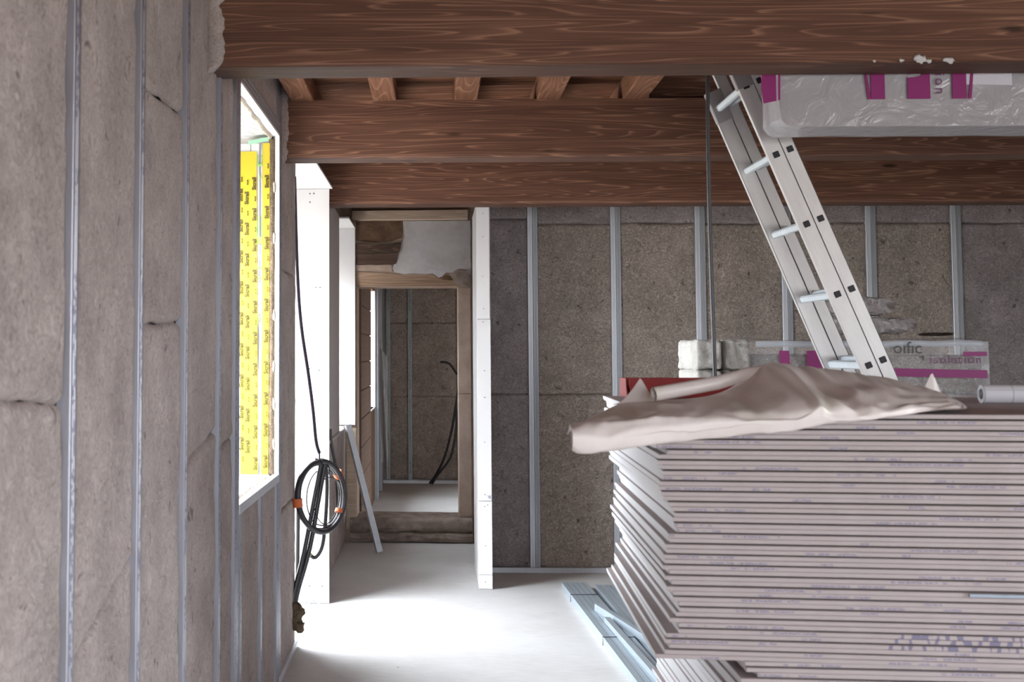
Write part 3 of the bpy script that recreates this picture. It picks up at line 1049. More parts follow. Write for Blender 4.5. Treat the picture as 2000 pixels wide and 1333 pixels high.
for i in range(NU):
    z = ZB + (NU - 1 - i) * TH
    rot = RS + random.uniform(-.004, .004) + (.006 if i in (10, 11, 16, 17) else 0)
    sh = shift(i) + random.uniform(-.008, .008)
    x0, y0 = .550 + (1.0 if i < 4 else 1.35) * sh, 3.05 + random.uniform(-.0015, .0015)
    flip = i % 2 == 0
    me = (bb_dn if flip else bb_up) if i in (41, 42, 43) else (bm_dn if flip else bm_up)
    o = link('plasterboard_sheet', me, None, (x0, y0 - .0375 * sh, z), (0, 0, rot))
    lab = ('topmost plasterboard sheet of the upper stack, under the crumpled beige sheet' if i == 0 else
           'lowest plasterboard sheet of the upper stack, overhanging the stack below' if i == NU - 1 else
           'plasterboard sheet with big blue stencil marks, %s from the top of the upper stack' % ORD(i + 1) if i in (41, 42, 43) else
           'pinkish grey edged plasterboard sheet, %s from the top of the upper stack' % ORD(i + 1))
    tag(o, lab, 'plasterboard', 'plasterboard sheets of the upper stack')
NL = 32
for i in range(NL):
    z = ZB - (i + 1) * TH
    sh = .012 * nz(i * .35, 2.0) + random.uniform(-.006, .006) + (.02 if i < 3 else 0) + (.03 if i in (2,) else 0)
    o = link('plasterboard_sheet', bm_up if i % 2 else bm_dn, None, (.735 + sh - .02, 3.045 + random.uniform(-.0015, .0015), z), (0, 0, RS + .03 + random.uniform(-.003, .003)))
    tag(o, 'plasterboard sheet of the lower stack, %s below the overhang of the upper stack' % ORD(i + 1), 'plasterboard', 'plasterboard sheets of the lower stack')
ls = MB()
zb = .08
nn = int((ZB - NL * TH - zb) / TH)
for i in range(nn):
    p = board_poly()
    if i % 2: p = [(a, TH - b) for a, b in p]
    sh = .01 * nz(i * .5, 7)
    ls.prism([(a, b + zb + i * TH) for a, b in p], 'X', sh, LEN + sh, 0, None, 1)
gap = ZB - NL * TH - (zb + nn * TH)
o = ls.build('plasterboard_pile', [M_paper, M_gypsum])
o.location = (.72, 3.045, gap); o.rotation_euler = (0, 0, RS + .03)
tag(o, 'bottom sheets of the lower plasterboard stack, resting on timber bearers', 'plasterboard', kind='stuff')
bmesh_b = MB().box(0, .09, 0, 1.16, 0, zb + gap, c=.003).mesh('timber_bearer', M_pale_wood)
for k, x in enumerate((.85, 1.9, 2.9)):
    o = link('timber_bearer', bmesh_b, None, (x, 3.06 - .006 * k, 0), (0, 0, RS + .03))
    tag(o, 'square timber bearer on the floor under the lower plasterboard stack, %s from the left end' % ORD(k + 1), 'timber', 'bearers under the plasterboard')
M_profile2 = steel('dark_bluish_strip', (.30, .33, .38), .5, .7)
ms_ = MB().box(0, .75, -.006, -.0006, 0, .0085, c=.0008).build('metal_strip', M_profile2)
ms_.location = (1.235, 3.019, ZB + 13.0 * TH + .002); ms_.rotation_euler = (0, 0, RS)
tag(ms_, 'thin galvanised metal strip slipped between the plasterboard edges near the right frame edge', 'metal strip')

# ------------------------------------------------------------------ crumpled sheet on the stack
ZT = ZB + NU * TH            # top of the stack
stn = [
    (.320, [(3.00, 1.392), (2.965, 1.352), (2.945, 1.362), (2.945, 1.392), (2.985, 1.410), (3.030, 1.398), (3.06, 1.38)]),
    (.345, [(3.01, 1.372), (2.975, 1.345), (2.950, 1.352), (2.945, 1.388), (2.985, 1.412), (3.050, 1.410), (3.10, 1.398)]),
    (.43, [(3.03, 1.368), (2.990, 1.350), (2.965, 1.365), (2.965, 1.395), (3.01, 1.420), (3.12, 1.428), (3.25, 1.428)]),
    (.54, [(3.03, 1.372), (2.995, 1.366), (2.985, 1.385), (2.990, 1.412), (3.05, 1.436), (3.22, 1.447), (3.50, 1.447)]),
    (.66, [(3.03, 1.385), (3.000, 1.379), (2.988, 1.395), (2.992, 1.425), (3.06, 1.446), (3.24, 1.455), (3.60, 1.447)]),
    (.77, [(3.02, 1.396), (2.995, 1.392), (2.985, 1.408), (2.990, 1.434), (3.07, 1.456), (3.28, 1.484), (3.64, 1.449)]),
    (.88, [(3.01, 1.408), (2.985, 1.406), (2.980, 1.420), (2.995, 1.446), (3.10, 1.486), (3.37, 1.552), (3.68, 1.449)]),
    (.97, [(3.00, 1.418), (2.985, 1.420), (2.985, 1.434), (3.01, 1.460), (3.13, 1.490), (3.38, 1.542), (3.70, 1.449)]),
    (1.08, [(3.00, 1.434), (2.995, 1.438), (3.00, 1.450), (3.06, 1.470), (3.18, 1.496), (3.40, 1.530), (3.70, 1.449)]),
    (1.18, [(3.03, 1.444), (3.04, 1.446), (3.06, 1.452), (3.12, 1.468), (3.22, 1.490), (3.40, 1.513), (3.66, 1.449)]),
    (1.27, [(3.10, 1.444), (3.12, 1.446), (3.14, 1.452), (3.19, 1.464), (3.27, 1.480), (3.40, 1.493), (3.58, 1.449)]),
    (1.335, [(3.24, 1.442), (3.25, 1.444), (3.27, 1.450), (3.30, 1.458), (3.35, 1.466), (3.41, 1.468), (3.5, 1.449)]),
    (1.385, [(3.36, 1.440), (3.365, 1.441), (3.37, 1.443), (3.38, 1.446), (3.385, 1.447), (3.39, 1.446), (3.40, 1.444)]),
]


def cr(p0, p1, p2, p3, t):
    return .5 * ((2 * p1) + (-p0 + p2) * t + (2 * p0 - 5 * p1 + 4 * p2 - p3) * t * t + (-p0 + 3 * p1 - 3 * p2 + p3) * t ** 3)


def spl(vals, t):
    n = len(vals) - 1
    x = min(max(t * n, 0), n - 1e-6)
    i = int(x); f = x - i
    g = lambda k: vals[min(max(k, 0), n)]
    return cr(g(i - 1), g(i), g(i + 1), g(i + 2), f)


FOLDS = [(.885, .80, .99, .30, .014, .016), (.90, .74, .90, .28, .010, .013), (.97, .78, 1.05, .45, .011, .014), (1.03, .30, 1.0, .55, .012, .018),
         (.70, .55, .86, .42, -.010, .016), (.60, .30, .86, .36, .008, .02), (.45, .45, .70, .40, -.006, .015), (1.06, .75, 1.22, .55, .006, .02), (.40, .62, .62, .52, .006, .014), (1.10, .35, 1.25, .40, .006, .016)]


def sheet_fn(a, b):
    xs = [s[0] for s in stn]
    X = spl(xs, a)
    ys = [spl([p[0] for p in s[1]], b) for s in stn]
    zs = [spl([p[1] for p in s[1]], b) for s in stn]
    y, z = spl(ys, a), spl(zs, a)
    k = min(1, b * 3) * (1 - max(0, b - .8) * 4) * min(1, (1 - a) * 6)
    fold = math.sin((X - .9) * 26 + b * 5) * math.exp(-((X - .95) / .16) ** 2) * .010 * max(0, math.sin(PI * min(1, b * 1.1)))
    z += k * (.006 * nz(X * 14, b * 6) + .004 * nz(X * 30, b * 9, 4)) + fold
    for (xa, ba, xb, bb, am, wd) in FOLDS:
        t = ((X - xa) * (xb - xa) + (b - ba) * (bb - ba) * .16) / ((xb - xa) ** 2 + (bb - ba) ** 2 * .16)
        t = min(1, max(0, t))
        d2 = (X - xa - (xb - xa) * t) ** 2 + ((b - ba - (bb - ba) * t) * .4) ** 2
        q = math.exp(-d2 / wd ** 2) * (1 - .5 * abs(2 * t - 1))
        z += am * q; y -= am * .5 * q
    if X > .50 and y > 3.055 and z < ZT + .004: z = ZT + .004
    return (X, y, z)


sheet = MB().grid(sheet_fn, 210, 70).build('vapour_sheet', M_sheet, recalc=False)
tag(sheet, 'crumpled beige woven vapour barrier sheet draped over the top of the plasterboard stack', 'plastic sheet')
ro = MB()
ro.tube([(.560, 3.24, 1.474), (.64, 3.26, 1.487), (.73, 3.29, 1.502), (.82, 3.33, 1.525), (.89, 3.37, 1.540)], [.0185, .0185, .018, .017, .012], 14, caps=False)
ro.tube([(.561, 3.24, 1.474), (.75, 3.30, 1.505)], [.013, .013], 12, caps=False)
ro.build('rolled_edge', M_sheet, sheet)
fp = MB()
fp.grid(lambda a, b: (.478 + .105 * a + (.010 * b), 3.42 - .03 * a, 1.4395 + (1 - abs(2 * a - 1.25) if a > .6 else a / .6) * .0 + b * (.002 + .072 * max(0, 1 - abs(a - .62) / .62 if a < .62 else 1 - (a - .62) / .38) ** (1.5 if a < .62 else 1.0))), 18, 6)
fp2 = MB()
fp2.grid(lambda a, b: (1.285 + .075 * a, 3.42 + .01 * b, 1.440 + b * (.002 + .088 * max(0, 1 - abs(a - .55) / .55 if a < .55 else 1 - (a - .55) / .45))), 14, 5)
fp.build('upturned_corner', M_sheet, sheet, recalc=False)
fp2.build('upturned_corner', M_sheet, sheet, recalc=False)

# white paper roll
n_ = N('gridded_white_paper')
s_ = n_.sep()
gx = n_.math('LESS_THAN', n_.math('FRACT', n_.math('MULTIPLY', s_[0], 13.0)), .05)
gz = n_.math('LESS_THAN', n_.math('ABSOLUTE', n_.math('SUBTRACT', s_[2], .012)), .0012)
M_gridpaper = n_.out(n_.mix(n_.math('MULTIPLY', n_.math('MAXIMUM', gx, n_.math('MULTIPLY', gz, .7)), .55), (.66, .65, .68), (.25, .25, .30)), .6)
r_ = MB()
r_.tube([(0, 0, 0), (.9, 0, 0)], .0265, 20, caps=False)
r_.tube([(0.0, 0, 0), (.9, 0, 0)], .015, 16, caps=False)
ring = MB()
pr = empty('membrane_roll', (1.565, 3.70, ZT + .0268), -.03)
tag(pr, 'slim white roll of grid printed membrane lying on the plasterboard stack at right', 'roll')
r_.build('roll_body', M_gridpaper, pr)
vs = []
for j in range(20):
    q = 2 * PI * j / 20
    vs += [(0, .0265 * math.cos(q), .0265 * math.sin(q)), (0.0, .015 * math.cos(q), .015 * math.sin(q))]
ring.add(vs, [(2 * j, (2 * j + 2) % 40, (2 * j + 3) % 40, 2 * j + 1) for j in range(20)])
ring.build('roll_end', M_gridpaper, pr)

# red tray behind the sheet
rt = empty('red_tray', (.617, 4.04, ZT + .001), .02)
tag(rt, 'shallow dark red metal tray on the far left corner of the plasterboard stack', 'tray')
tr = MB()
tr.box(.0, .44, .0, .15, 0, .004, c=.001)
tr.box(.0, .44, .146, .15, .004, .062, c=.001)
tr.box(.436, .44, .004, .146, .004, .062, c=.001)
tr.build('tray_body', M_red, rt)
MB().prism([(.012, .004), (.432, .004), (.438, .062), (.006, .062), (.0035, .045)], 'Y', .0, .004).build('front_flap', M_red, rt)
MB().prism([(.004, .004), (.146, .004), (.146, .062), (.03, .062), (.02, .03)], 'X', -.002, .002).build('left_lug', M_red, rt)

# ------------------------------------------------------------------ ladder
LX, LY, LZ = 1.6232, 4.80, 1.534                    # a rung hole on the near stile
ud = Vector((-.3722, 0, .9282)); nd = Vector((.9282, 0, .3722))
lad = empty('extension_ladder', (LX + .401 * LZ, LY, 0))
tag(lad, 'aluminium two section extension ladder leaning up through the stair hatch', 'ladder')
lo_ = Vector(lad.location)
ML = Matrix(((nd.x, 0, ud.x, 0), (nd.y, 1, ud.y, 0), (nd.z, 0, ud.z, 0), (0, 0, 0, 1)))   # local x: out of the ladder plane, y: along the rungs, z: up the stile
h0 = LZ / ud.z                                       # height of the reference hole along the stile
SP = .2885


def stile(y0, n0, wd, h_lo, h_hi, holes, inner):
    """hollow C rail; y0 outer side, n0 centre offset out of the plane"""
    b = MB()
    t = .022 * (1 if inner > 0 else -1)
    ya, yb = sorted((y0, y0 + t))
    hw = wd / 2
    # open channel: web on the outside, flanges to the inside, lips
    web = (y0, y0 + .003 * (1 if inner > 0 else -1))
    wa, wb = sorted(web)
    b.box(n0 - hw, n0 + hw, wa, wb, h_lo, h_hi, c=.0008)
    b.box(n0 - hw, n0 - hw + .003, ya, yb, h_lo, h_hi, c=.0008)
    b.box(n0 + hw - .003, n0 + hw, ya, yb, h_lo, h_hi, c=.0008)
    yi = y0 + t
    la, lb = sorted((yi, yi - .003 * (1 if inner > 0 else -1)))
    b.box(n0 - hw, n0 + hw, la, lb, h_lo, h_hi, c=.0008)
    # raised rib along the outer web
    ra, rb = sorted((y0, y0 - .0015 * (1 if inner > 0 else -1)))
    b.box(n0 - hw, n0 - hw + .010, ra, rb, h_lo, h_hi, c=.0005)
    o = b.build('stile', M_alu, lad); o.matrix_local = ML
    return o


for (n0, wd, hl, hh, nm) in ((0, .062, .02, 2.672 / ud.z, 'A'), (.056, .048, .30, 3.19, 'B')):
    stile(-.011, n0, wd, hl, hh, True, 1)
    stile(.449, n0, wd, hl, hh, True, -1)
k0 = -5
hole = MB(); rung = MB()
for k in range(-5, 5):
    h = h0 + k * SP
    for (n0, top, bot) in ((0, 2.672 / ud.z, .1), (.056, 3.19, .4)):
        if h < bot or h > top - .02: continue
        rg = MB().box(n0 - .0145, n0 + .0145, .0118, .428, h - .0145, h + .0145, c=.006)
        o = rg.build('rung', M_alu_rung, lad); o.matrix_local = ML
        eo = MB()
        eo.box(n0 - .0118, n0 + .0118, -.0135, -.0112, h - .0118, h + .0118, c=.002)
        eo.build('rung_end', M_black, o)
cp_ = MB()
cp_.box(-.034, .034, .418, .452, 2.55 / ud.z, 2.678 / ud.z, c=.003)
o = cp_.build('guide_bracket', M_cap, lad); o.matrix_local = ML
cp_ = MB()
cp_.box(-.034, .034, -.014, .020, 2.60 / ud.z, 2.678 / ud.z, c=.003)
o = cp_.build('guide_bracket', M_cap, lad); o.matrix_local = ML
ft = MB()
ft.box(-.036, .036, -.015, .018, .0, .05, c=.004)
o = ft.build('rubber_foot', M_black, lad); o.matrix_local = ML
ft = MB()
ft.box(-.036, .036, .420, .453, .0, .05, c=.004)
o = ft.build('rubber_foot', M_black, lad); o.matrix_local = ML

# ------------------------------------------------------------------ insulation packs
def packmesh(L, D, Hh, wr=.02, seed=0, nu=40, nv=16):
    """a film wrapped pack: front, top, bottom, ends as one puffy skin"""
    b = MB()
    nw = 40
    def fn(a, t):
        x = a * L
        e = min(a, 1 - a) * L
        sh = 1 - .10 * max(0, 1 - e / .05) ** 2
        q = t * 4
        i = int(min(q, 3.9999)); f = q - i
        c = [(0, 0), (D, 0), (D, Hh), (0, Hh), (0, 0)]
        y = c[i][0] + (c[i + 1][0] - c[i][0]) * f; z = c[i][1] + (c[i + 1][1] - c[i][1]) * f
        y = D / 2 + (y - D / 2) * sh; z = Hh / 2 + (z - Hh / 2) * sh
        wrk = wr * (nz(x * 6, y * 5 + seed, z * 5) * .25 + max(0, 1 - e / .09) * nz(x * 30, y * 22, z * 22 + seed))
        dy = -1 if y < D * .05 else (1 if y > D * .95 else 0)
        dz = -1 if z < Hh * .05 else (1 if z > Hh * .95 else 0)
        return (x + (wr * .8 * nz(y * 12, z * 12, seed) if e < .001 else 0), y + wrk * (dy or .3) * .5, z + wrk * (dz or .3) * .6)
    b.grid(fn, nu, nw)
    for xe in (0, 1):
        ring_ = [fn(xe, t / nw) for t in range(nw)]
        cx = sum(p[0] for p in ring_) / nw + (-.02 if xe == 0 else .02); cyy = sum(p[1] for p in ring_) / nw; cz = sum(p[2] for p in ring_) / nw
        b.add(ring_ + [(cx, cyy, cz)], [(i, (i + 1) % nw, nw) for i in range(nw)], 0, True)
    return b


pk = empty('insulation_pack', (1.215, 4.415, 2.376), RZ)
tag(pk, 'grey film wrapped insulation pack with magenta logo hanging below the nearest beam', 'insulation pack')
pkf = packmesh(1.3, .21, .60, .02, 3, 60).build('pack_film', M_film_grey, pk)
pb = MB()
YD0, YD1 = -.0085, -.006
def quad(b, pts, mat=0):
    b.prism(pts, 'Y', YD0, YD1, mat)
PX = 1 / 535.0
# positions are metres from the pack's lower left corner
def px(x, y): return ((x - 1515) * PX, (256 - y) * PX)
def lg(*pts):
    b = MB(); quad(b, [px(*p) for p in pts]); b.build('logo_print', M_magenta, pkf)
lg((1484, 212), (1508, 207), (1508, 120), (1482, 120), (1480, 185))
lg((1511, 206), (1515, 205), (1517, 120), (1513, 120))
lg((1684, 205), (1710, 205), (1710, 100), (1684, 100))
lg((1671, 140), (1675, 140), (1684, 205), (1678, 205))
lg((1752, 205), (1794, 205), (1794, 150), (1780, 160), (1766, 164), (1752, 164))
lg((1752, 158), (1768, 156), (1782, 151), (1794, 143), (1794, 137), (1780, 146), (1766, 151), (1752, 152))
lg((1835, 205), (1861, 205), (1861, 100), (1835, 100))
lg((1871, 140), (1876, 140), (1870, 205), (1864, 205))
lb = MB(); lb.prism([px(*p) for p in ((1861, 178), (1946, 180), (1946, 90), (1861, 90))], 'Y', -.006, -.0035); lb.build('white_label', M_label, pkf)
tx = MB()
a_ = px(1803, 197)
# the word runs from top to bottom, its end just showing under the beam
tx.text('isolation', .050, Matrix.Translation((a_[0], -.011, a_[1])) @ Matrix.Rotation(PI / 2, 4, 'Y') @ Matrix.Rotation(PI / 2, 4, 'X'), depth=.0008, space=1.25, right=True)
tx.build('word_print', M_magenta_thin, pkf)

# pack behind the ladder
p2 = empty('insulation_pack', (1.165, 5.70, 1.235), 0)
tag(p2, 'clear film insulation pack with magenta print, open at its left end, behind the ladder', 'insulation pack')
def wool_block(x0, x1, y0, y1, z0, z1, seed, name='wool_batt', mat=M_hemp_white):
    b = MB()
    def face(fix, val, nrm):
        pass
    bm = bmesh.new()
    bmesh.ops.create_cube(bm, size=1)
    bmesh.ops.subdivide_edges(bm, edges=bm.edges, cuts=14, use_grid_fill=True)
    for v in bm.verts:
        p = v.co
        q = Vector((x0 + (p.x + .5) * (x1 - x0), y0 + (p.y + .5) * (y1 - y0), z0 + (p.z + .5) * (z1 - z0)))
        d = p.copy(); d = Vector((round(d.x * 2 * .501), round(d.y * 2 * .501), round(d.z * 2 * .501)))
        m_ = max(abs(p.x), abs(p.y), abs(p.z))
        cr_ = sum(1 for c_ in p if abs(c_) > .44)
        inw = .007 * (cr_ - 1) if cr_ > 1 else 0
        n3 = noise.noise(q * 28 + Vector((seed, 0, 0))) * .009 + noise.noise(q * 70) * .004
        dirv = Vector(p).normalized()
        v.co = q + dirv * (n3 - inw)
    vs = [v.co.copy() for v in bm.verts]; fs = [tuple(v.index for v in f.verts) for f in bm.faces]
    bm.free()
    b.add(vs, fs, 0, True)
    return b.build(name, mat, p2)
for k in range(2):
    for r in range(3):
        zz = r * .135
        wool_block(.005 + .128 * k + .006 * nz(k, r), .120 + .128 * k + .006 * nz(r, k), -.03 + .012 * k, .40, zz, zz + .133, k * 3 + r)
for r in range(2):
    wool_block(.27, 1.24, .02, .40, r * .17, r * .17 + .165, 20 + r, mat=M_hemp)
fl2 = MB()
fl2.grid(lambda a, b: (.20 + 1.08 * a, -.012 + .008 * nz(a * 9, b * 4), .0 + .395 * b + .012 * nz(a * 5, 3) * b), 40, 12)
fl2.grid(lambda a, b: (.20 + 1.08 * a, -.012 + .43 * b, .395 + .012 * nz(a * 5, 3) + .015 * math.sin(PI * b) * (1 + nz(a * 8, b * 3))), 40, 10)
fl2.grid(lambda a, b: (1.28 + .01 * nz(a * 5, b * 5), -.012 + .43 * a, .395 * b), 8, 8)
fl2.build('pack_film', M_film, p2, recalc=False)
fe = MB()
fe.grid(lambda a, b: (.27 + .98 * a, -.018 - .006 * math.sin(PI * b), .372 + .026 * b + .010 * nz(a * 5, 3)), 40, 5)
fe.build('film_hem', M_label if False else film('film_hem', .75, (.62, .66, .72)), p2, recalc=False)
mp = MB()
def mpx(x, y): return ((x - 1355) / 418.0 + 0.0, (743 - y) / 418.0 + .195)
def mq(*pts): MB().prism([mpx(*p) for p in pts], 'Y', -.0262, -.0245).build('magenta_print', M_magenta, p2)
mq((1510, 676), (1528, 676), (1530, 708), (1560, 708), (1560, 676), (1612, 676), (1640, 735), (1512, 728))
mq((1690, 708), (1884, 712), (1884, 727), (1690, 723))
mq((1842, 678), (1884, 678), (1884, 686), (1842, 686))
t2 = MB()
q_ = mpx(1781, 699)
t2.text('isolation', .052, Matrix.Translation((q_[0], -.0262, q_[1])) @ Matrix.Rotation(PI / 2, 4, 'X'), depth=.0008, space=1.22)
t2.build('word_print', M_magenta_thin, p2)
t3 = MB()
q_ = mpx(1716, 681)
t3.text('oıfıc', .075, Matrix.Translation((q_[0], -.0262, q_[1])) @ Matrix.Rotation(PI / 2, 4, 'X'), depth=.0008)
t3.text(',', .10, Matrix.Translation((mpx(1765, 690)[0], -.0262, mpx(1765, 690)[1])) @ Matrix.Rotation(PI / 2, 4, 'X'), depth=.0008)
t3.build('grey_print', M_grey_ink, p2)
lo2 = empty('insulation_pack', (1.27, 5.68, .0), 0)
tag(lo2, 'large insulation pack standing on the floor behind the plasterboard stack, carrying the open pack', 'insulation pack')
packmesh(1.28, .46, 1.228, .012, 8, 30).build('pack_film', M_film_grey, lo2)
# torn wool pieces on top
def torn(x0, x1, y, z, hh, seed, label, mat=M_hemp_white):
    b = MB()
    L = x1 - x0
    def fn(a, t):
        q = 2 * PI * t
        e = min(a * 6, (1 - a) * 9, 1) ** .38
        rr = e * (1 + .16 * nz(a * 7, math.cos(q) * 2 + seed, math.sin(q) * 2) + .20 * nz(a * 22, math.cos(q) * 6, math.sin(q) * 6 + seed))
        yy = y + math.copysign(abs(math.cos(q)) ** .5, math.cos(q)) * .10 * rr
        zz = math.copysign(abs(math.sin(q)) ** .6, math.sin(q)) * hh / 2 * rr
        return (x0 + L * a + (a ** 3) * (.05 * nz(math.cos(q) * 1.5, math.sin(q) * 2.2, seed) + .02 * nz(math.cos(q) * 5, math.sin(q) * 5, seed)), yy, z + hh / 2 + zz)
    b.grid(fn, 60, 36)
    o = b.build('wool_scrap', mat, None)
    return tag(o, label, 'wool scrap', 'torn wool on the open pack')
M_scrap = hemp('mauve_wool', (.42, .36, .35), (.62, .56, .55), (.76, .71, .70), 45, .9)
torn(1.74, 2.19, 5.90, 1.668, .074, 2, 'lower torn piece of pale wool lying on the open insulation pack', M_scrap)
torn(1.70, 2.11, 5.92, 1.752, .086, 5, 'upper torn piece of pale wool, frayed at right, on the lower piece', M_scrap)
torn(2.255, 2.36, 5.92, 1.660, .013, 9, 'small dark wool shred at the right of the torn pale wool', M_fluff_dark)

# ------------------------------------------------------------------ hanging black cable by the ladder
cab = MB()
pts = []
for i in range(40):
    t = i / 39
    z = 3.0 - 3.0 * t
    pts.append((1.012 - .012 * math.sin(t * 7) + .012 * math.sin(t * 3.1 + 1), 4.62 + .03 * t, max(z, .012)))
pts += [(1.03, 4.70, .010), (1.08, 4.85, .009), (1.10, 5.05, .009)]
cab.tube(pts, .0075, 8)
tag(cab.build('hanging_cable', M_conduit), 'long dark cable hanging straight down from the ceiling left of the ladder', 'cable')

# ------------------------------------------------------------------ conduit coil at the door opening
cc = Vector((-.637, 6.77, .795))
dx = Vector((.62, .78, 0)).normalized()
def corr(pts, r, n=8):
    """corrugated conduit"""
    out, rs = [], []
    P_ = [Vector(p) for p in pts]
    for i in range(len(P_) - 1):
        L = (P_[i + 1] - P_[i]).length
        k = max(1, int(L / .005))
        for j in range(k):
            out.append(P_[i].lerp(P_[i + 1], j / k)); rs.append(r * (1.06 if len(out) % 2 else .90))
    return out, rs
def smooth(ctrl, n=24):
    return [Vector((spl([p[0] for p in ctrl], i / n), spl([p[1] for p in ctrl], i / n), spl([p[2] for p in ctrl], i / n))) for i in range(n + 1)]
coil = empty('conduit_coil', (cc.x, cc.y, .60))
tag(coil, 'coil of black conduit tied with orange tape, hanging in front of the white reveal board', 'conduit')
def cpart(name, mb, mat):
    o = mb.build(name, mat, None); o.parent = coil; o.matrix_parent_inverse = Matrix.Translation(-coil.location); return o
ct = MB()
loop = []
for i in range(73 * 2):
    q = PI / 2 + 2 * PI * i / 72
    rr = .172 + .010 * (i / 146) - .008 * math.sin(q * 2)
    loop.append(cc + dx * (rr * math.cos(q) * 1.0) + Vector((0, 0, rr * math.sin(q) * 1.06)) + Vector((.020, -.022, 0)) * (i / 146))
a, r = corr(loop, .0155)
ct.tube(a, r, 8)
cco = cpart('coiled_conduit', ct, M_conduit)
wire = MB()
wire.tube([cc + dx * (.13 * math.cos(2 * PI * i / 40) + .03) + Vector((0, 0, .155 * math.sin(2 * PI * i / 40) - .005)) for i in range(41)], .0035, 6)
wire.tube([cc + dx * (.12 * math.cos(2 * PI * i / 40) + .05) + Vector((.02, 0, .13 * math.sin(2 * PI * i / 40) - .03)) for i in range(41)], .0028, 6)
cpart('thin_wire', wire, M_black)
for (c1, nm) in (([(-.625, 6.76, .985), (-.66, 6.74, .80), (-.715, 6.71, .50), (-.765, 6.67, .28), (-.775, 6.66, .19)], 'a'), ([(-.605, 6.77, .98), (-.64, 6.75, .78), (-.685, 6.72, .52), (-.745, 6.68, .30), (-.762, 6.67, .20)], 'b')):
    t_ = MB(); a, r = corr(smooth(c1, 14), .0135); t_.tube(a, r, 8); cpart('rising_conduit', t_, M_conduit)
t_ = MB(); a, r = corr(smooth([(-.605, 6.79, .985), (-.598, 6.80, .85), (-.607, 6.80, .66), (-.625, 6.80, .52), (-.66, 6.79, .462), (-.69, 6.78, .475)], 24), .0115); t_.tube(a, r, 8); lco = cpart('loose_conduit', t_, M_conduit)
t_ = MB(); t_.tube([(-.685, 6.782, .473), (-.702, 6.778, .485)], .0128, 10); o_ = cpart('yellow_end_plug', t_, M_yellowtip); o_.parent = lco; o_.matrix_parent_inverse = Matrix.Identity(4)
t_ = MB(); a, r = corr(smooth([(-.757, 6.80, .74), (-.760, 6.81, .55), (-.763, 6.80, .30), (-.775, 6.78, .16)], 14), .0115); t_.tube(a, r, 8); cpart('drop_conduit', t_, M_conduit)
for q, s0 in ((PI * 1.03, .04), (.62, .035), (-.52, .02)):
    q0 = [cc + dx * (.178 * math.cos(q + d)) + Vector((.006, -.006, .188 * math.sin(q + d))) for d in (-s0 * 3, 0, s0 * 3)]
    t_ = MB(); t_.tube(q0, .027, 10); o_ = cpart('orange_tape', t_, M_orange); o_.parent = cco; o_.matrix_parent_inverse = Matrix.Identity(4)
cd = MB()
cd.tube(smooth([(-.768, 6.69, 2.55), (-.762, 6.71, 2.25), (-.752, 6.73, 1.95), (-.735, 6.75, 1.72), (-.70, 6.76, 1.48), (-.672, 6.76, 1.27), (-.655, 6.76, 1.10), (-.637, 6.77, 1.03)], 40), .0095, 8)
cd.tube([(-.637, 6.77, 1.035), (-.636, 6.77, .97)], .0045, 6)
cd.tube([(-.66, 6.765, .998), (-.628, 6.765, .992)], .006, 6)
cd.tube(smooth([(-.637, 6.765, 1.0), (-.607, 6.762, .995), (-.585, 6.77, .955), (-.585, 6.775, .915)], 12), .004, 6)
cpart('hanging_cord', cd, M_purple)
wc = MB()
wc.tube(smooth([(-.735, 8.62, 1.05), (-.728, 8.62, .95), (-.70, 8.63, .80), (-.688, 8.66, .62), (-.69, 8.70, .45), (-.72, 8.72, .36)], 26), .011, 8)
tag(wc.build('wall_cable', M_conduit), 'thick dark cable curving down the corridor wall right of the coil', 'cable')

M_profile = steel('bluish_steel_profile', (.50, .565, .62), .45, .5)
# ------------------------------------------------------------------ leaning steel profile
def cprof(L, w_=.048, h=.034, t=.0012, mat=None):
    """open C profile lying along +Y, opening downwards"""
    p = [(-w_ / 2, 0), (-w_ / 2, h), (w_ / 2, h), (w_ / 2, 0), (w_ / 2 - .006, 0), (w_ / 2 - .006, t), (w_ / 2 - t, t), (w_ / 2 - t, h - t), (w_ * .12, h - t), (w_ * .10, h - .003), (-w_ * .10, h - .003), (-w_ * .12, h - t), (-w_ / 2 + t, h - t), (-w_ / 2 + t, t), (-w_ / 2 + .006, t), (-w_ / 2 + .006, 0)]
    return MB().prism(p, 'Y', 0, L).mesh('steel_profile', mat or M_profile)
A_, B_ = Vector((-.455, 9.84, .004)), Vector((-.712, 9.985, .985))
d_ = (B_ - A_)
ln = link('steel_profile', cprof(d_.length + .01, mat=M_steel), None, A_)
yv = d_.normalized(); zv = (Vector((.5, -1, .1)) - yv * Vector((.5, -1, .1)).dot(yv)).normalized(); xv = yv.cross(zv)
ln.matrix_world = Matrix.Translation(A_) @ Matrix((xv, yv, zv)).transposed().to_4x4()
tag(ln, 'single steel profile leaning against the corridor window sill', 'steel profile')

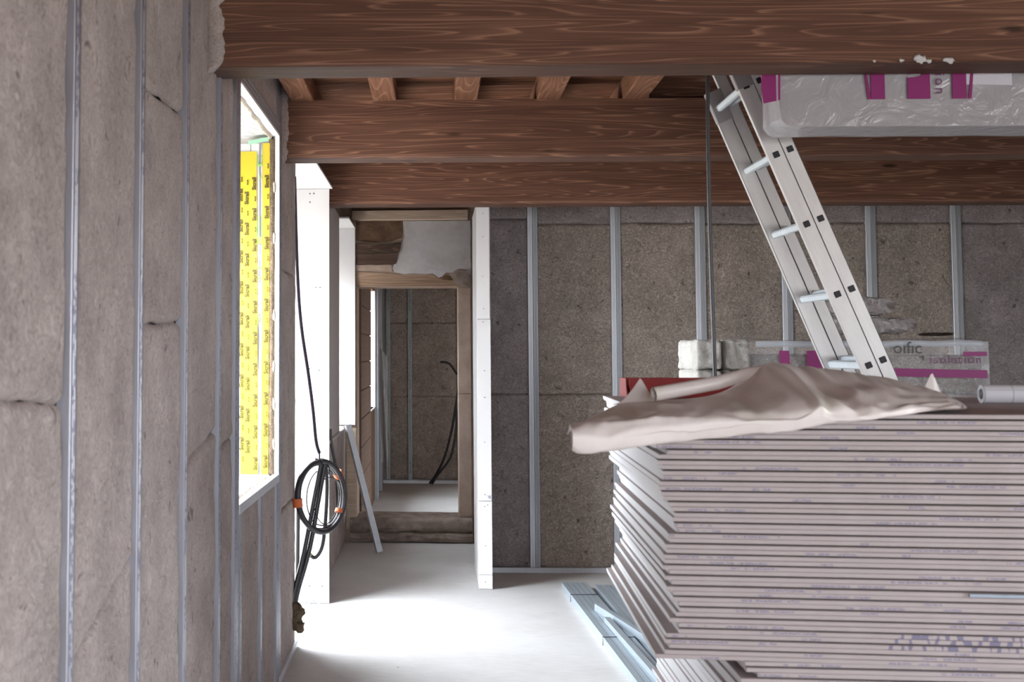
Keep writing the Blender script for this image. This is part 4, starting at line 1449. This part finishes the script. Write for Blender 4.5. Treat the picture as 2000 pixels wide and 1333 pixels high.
# ------------------------------------------------------------------ steel profiles on the floor
pm = cprof(3.0, .030, .045)
pm_s = cprof(2.3, .030, .045)
def lay(x, y, z, ang, label, tilt=0.0, mesh=pm, grp='steel profiles on the floor'):
    o = link('steel_profile', mesh, None, (x, y, z), (tilt, 0, ang))
    return tag(o, label, 'steel profile', grp)
A0 = PI + .039                    # they run from the far end towards the camera
for k in range(5):
    lay(.850 + .034 * k, 8.46 + .03 * nz(k, 3), .001, A0, '%s steel profile from the left in the strapped bundle on the floor' % ORD(k + 1))
for k in range(4):
    lay(1.060 + .034 * k, 8.38 + .05 * nz(k * 2, 7), .001, A0 - .010, '%s steel profile from the left in the second bundle, beside the strapped one' % ORD(k + 1))
for k in range(3):
    lay(1.262 + .034 * k, 8.52, .001, A0, mesh=pm_s, label='%s steel profile from the left in the bundle nearest the plasterboard stack' % ORD(k + 1))
lay(.955, 7.55, .0475, A0 + .150, 'loose steel profile lying across the bundles, slanting to the right', 0, cprof(1.28, .034, .040))
lay(.968, 7.22, .0475, A0 + .012, 'loose steel profile lying on the strapped bundle, slanting along it', 0.0, cprof(2.0, .034, .030))
for (y, nm) in ((8.02, 'far'), (6.85, 'near')):
    st = MB()
    xl = .850 - .016 + (8.46 - y) * .039; xr = xl + .034 * 4 + .032
    st.tube([(xl - .003, y, .002), (xl - .003, y, .048), (xr + .003, y + .01, .049), (xr + .003, y + .01, .002)], .0022, 6)
    tag(st.build('binding_strap', M_purple), 'thin dark strap round the left steel bundle, towards its %s end' % nm, 'strap', 'straps round the steel bundle')
st = MB(); st.tube([(1.26, 7.7, .002), (1.26, 7.7, .048), (1.385, 7.71, .048), (1.385, 7.71, .002)], .0022, 6)
tag(st.build('binding_strap', M_purple), 'thin dark strap round the steel bundle nearest the plasterboard stack', 'strap', 'straps round the steel bundle')

# ------------------------------------------------------------------ cables in the back room
bc = MB()
bc.tube(smooth([(.06, 15.0, 1.47), (.12, 14.99, 1.468), (.18, 14.99, 1.44), (.235, 15.0, 1.36), (.255, 15.06, 1.33), (.27, 15.12, 1.32)], 16), .013, 8)
tag(bc.build('cable_stub', M_black), 'short black cable stub poking from the right stud in the back room', 'cable')
for k, (m0, m1) in enumerate(((.20, .13), (.245, .20))):
    bc = MB()
    bc.tube(smooth([(.30, 14.98 - .05 * k, 1.25), (.25, 14.97 - .05 * k, 1.0), (m0, 14.96 - .05 * k, .70), (m1 - .02 , 14.95 - .06 * k, .35), (.0 + .02 * k, 14.94 - .06 * k, .12), (-.08 + .03 * k, 14.93 - .08 * k, .015)], 30), .014, 8)
    tag(bc.build('drooping_cable', M_black), ('left' if k == 0 else 'right') + ' one of the two black cables drooping to the floor in the back room', 'cable', 'cables in the back room')
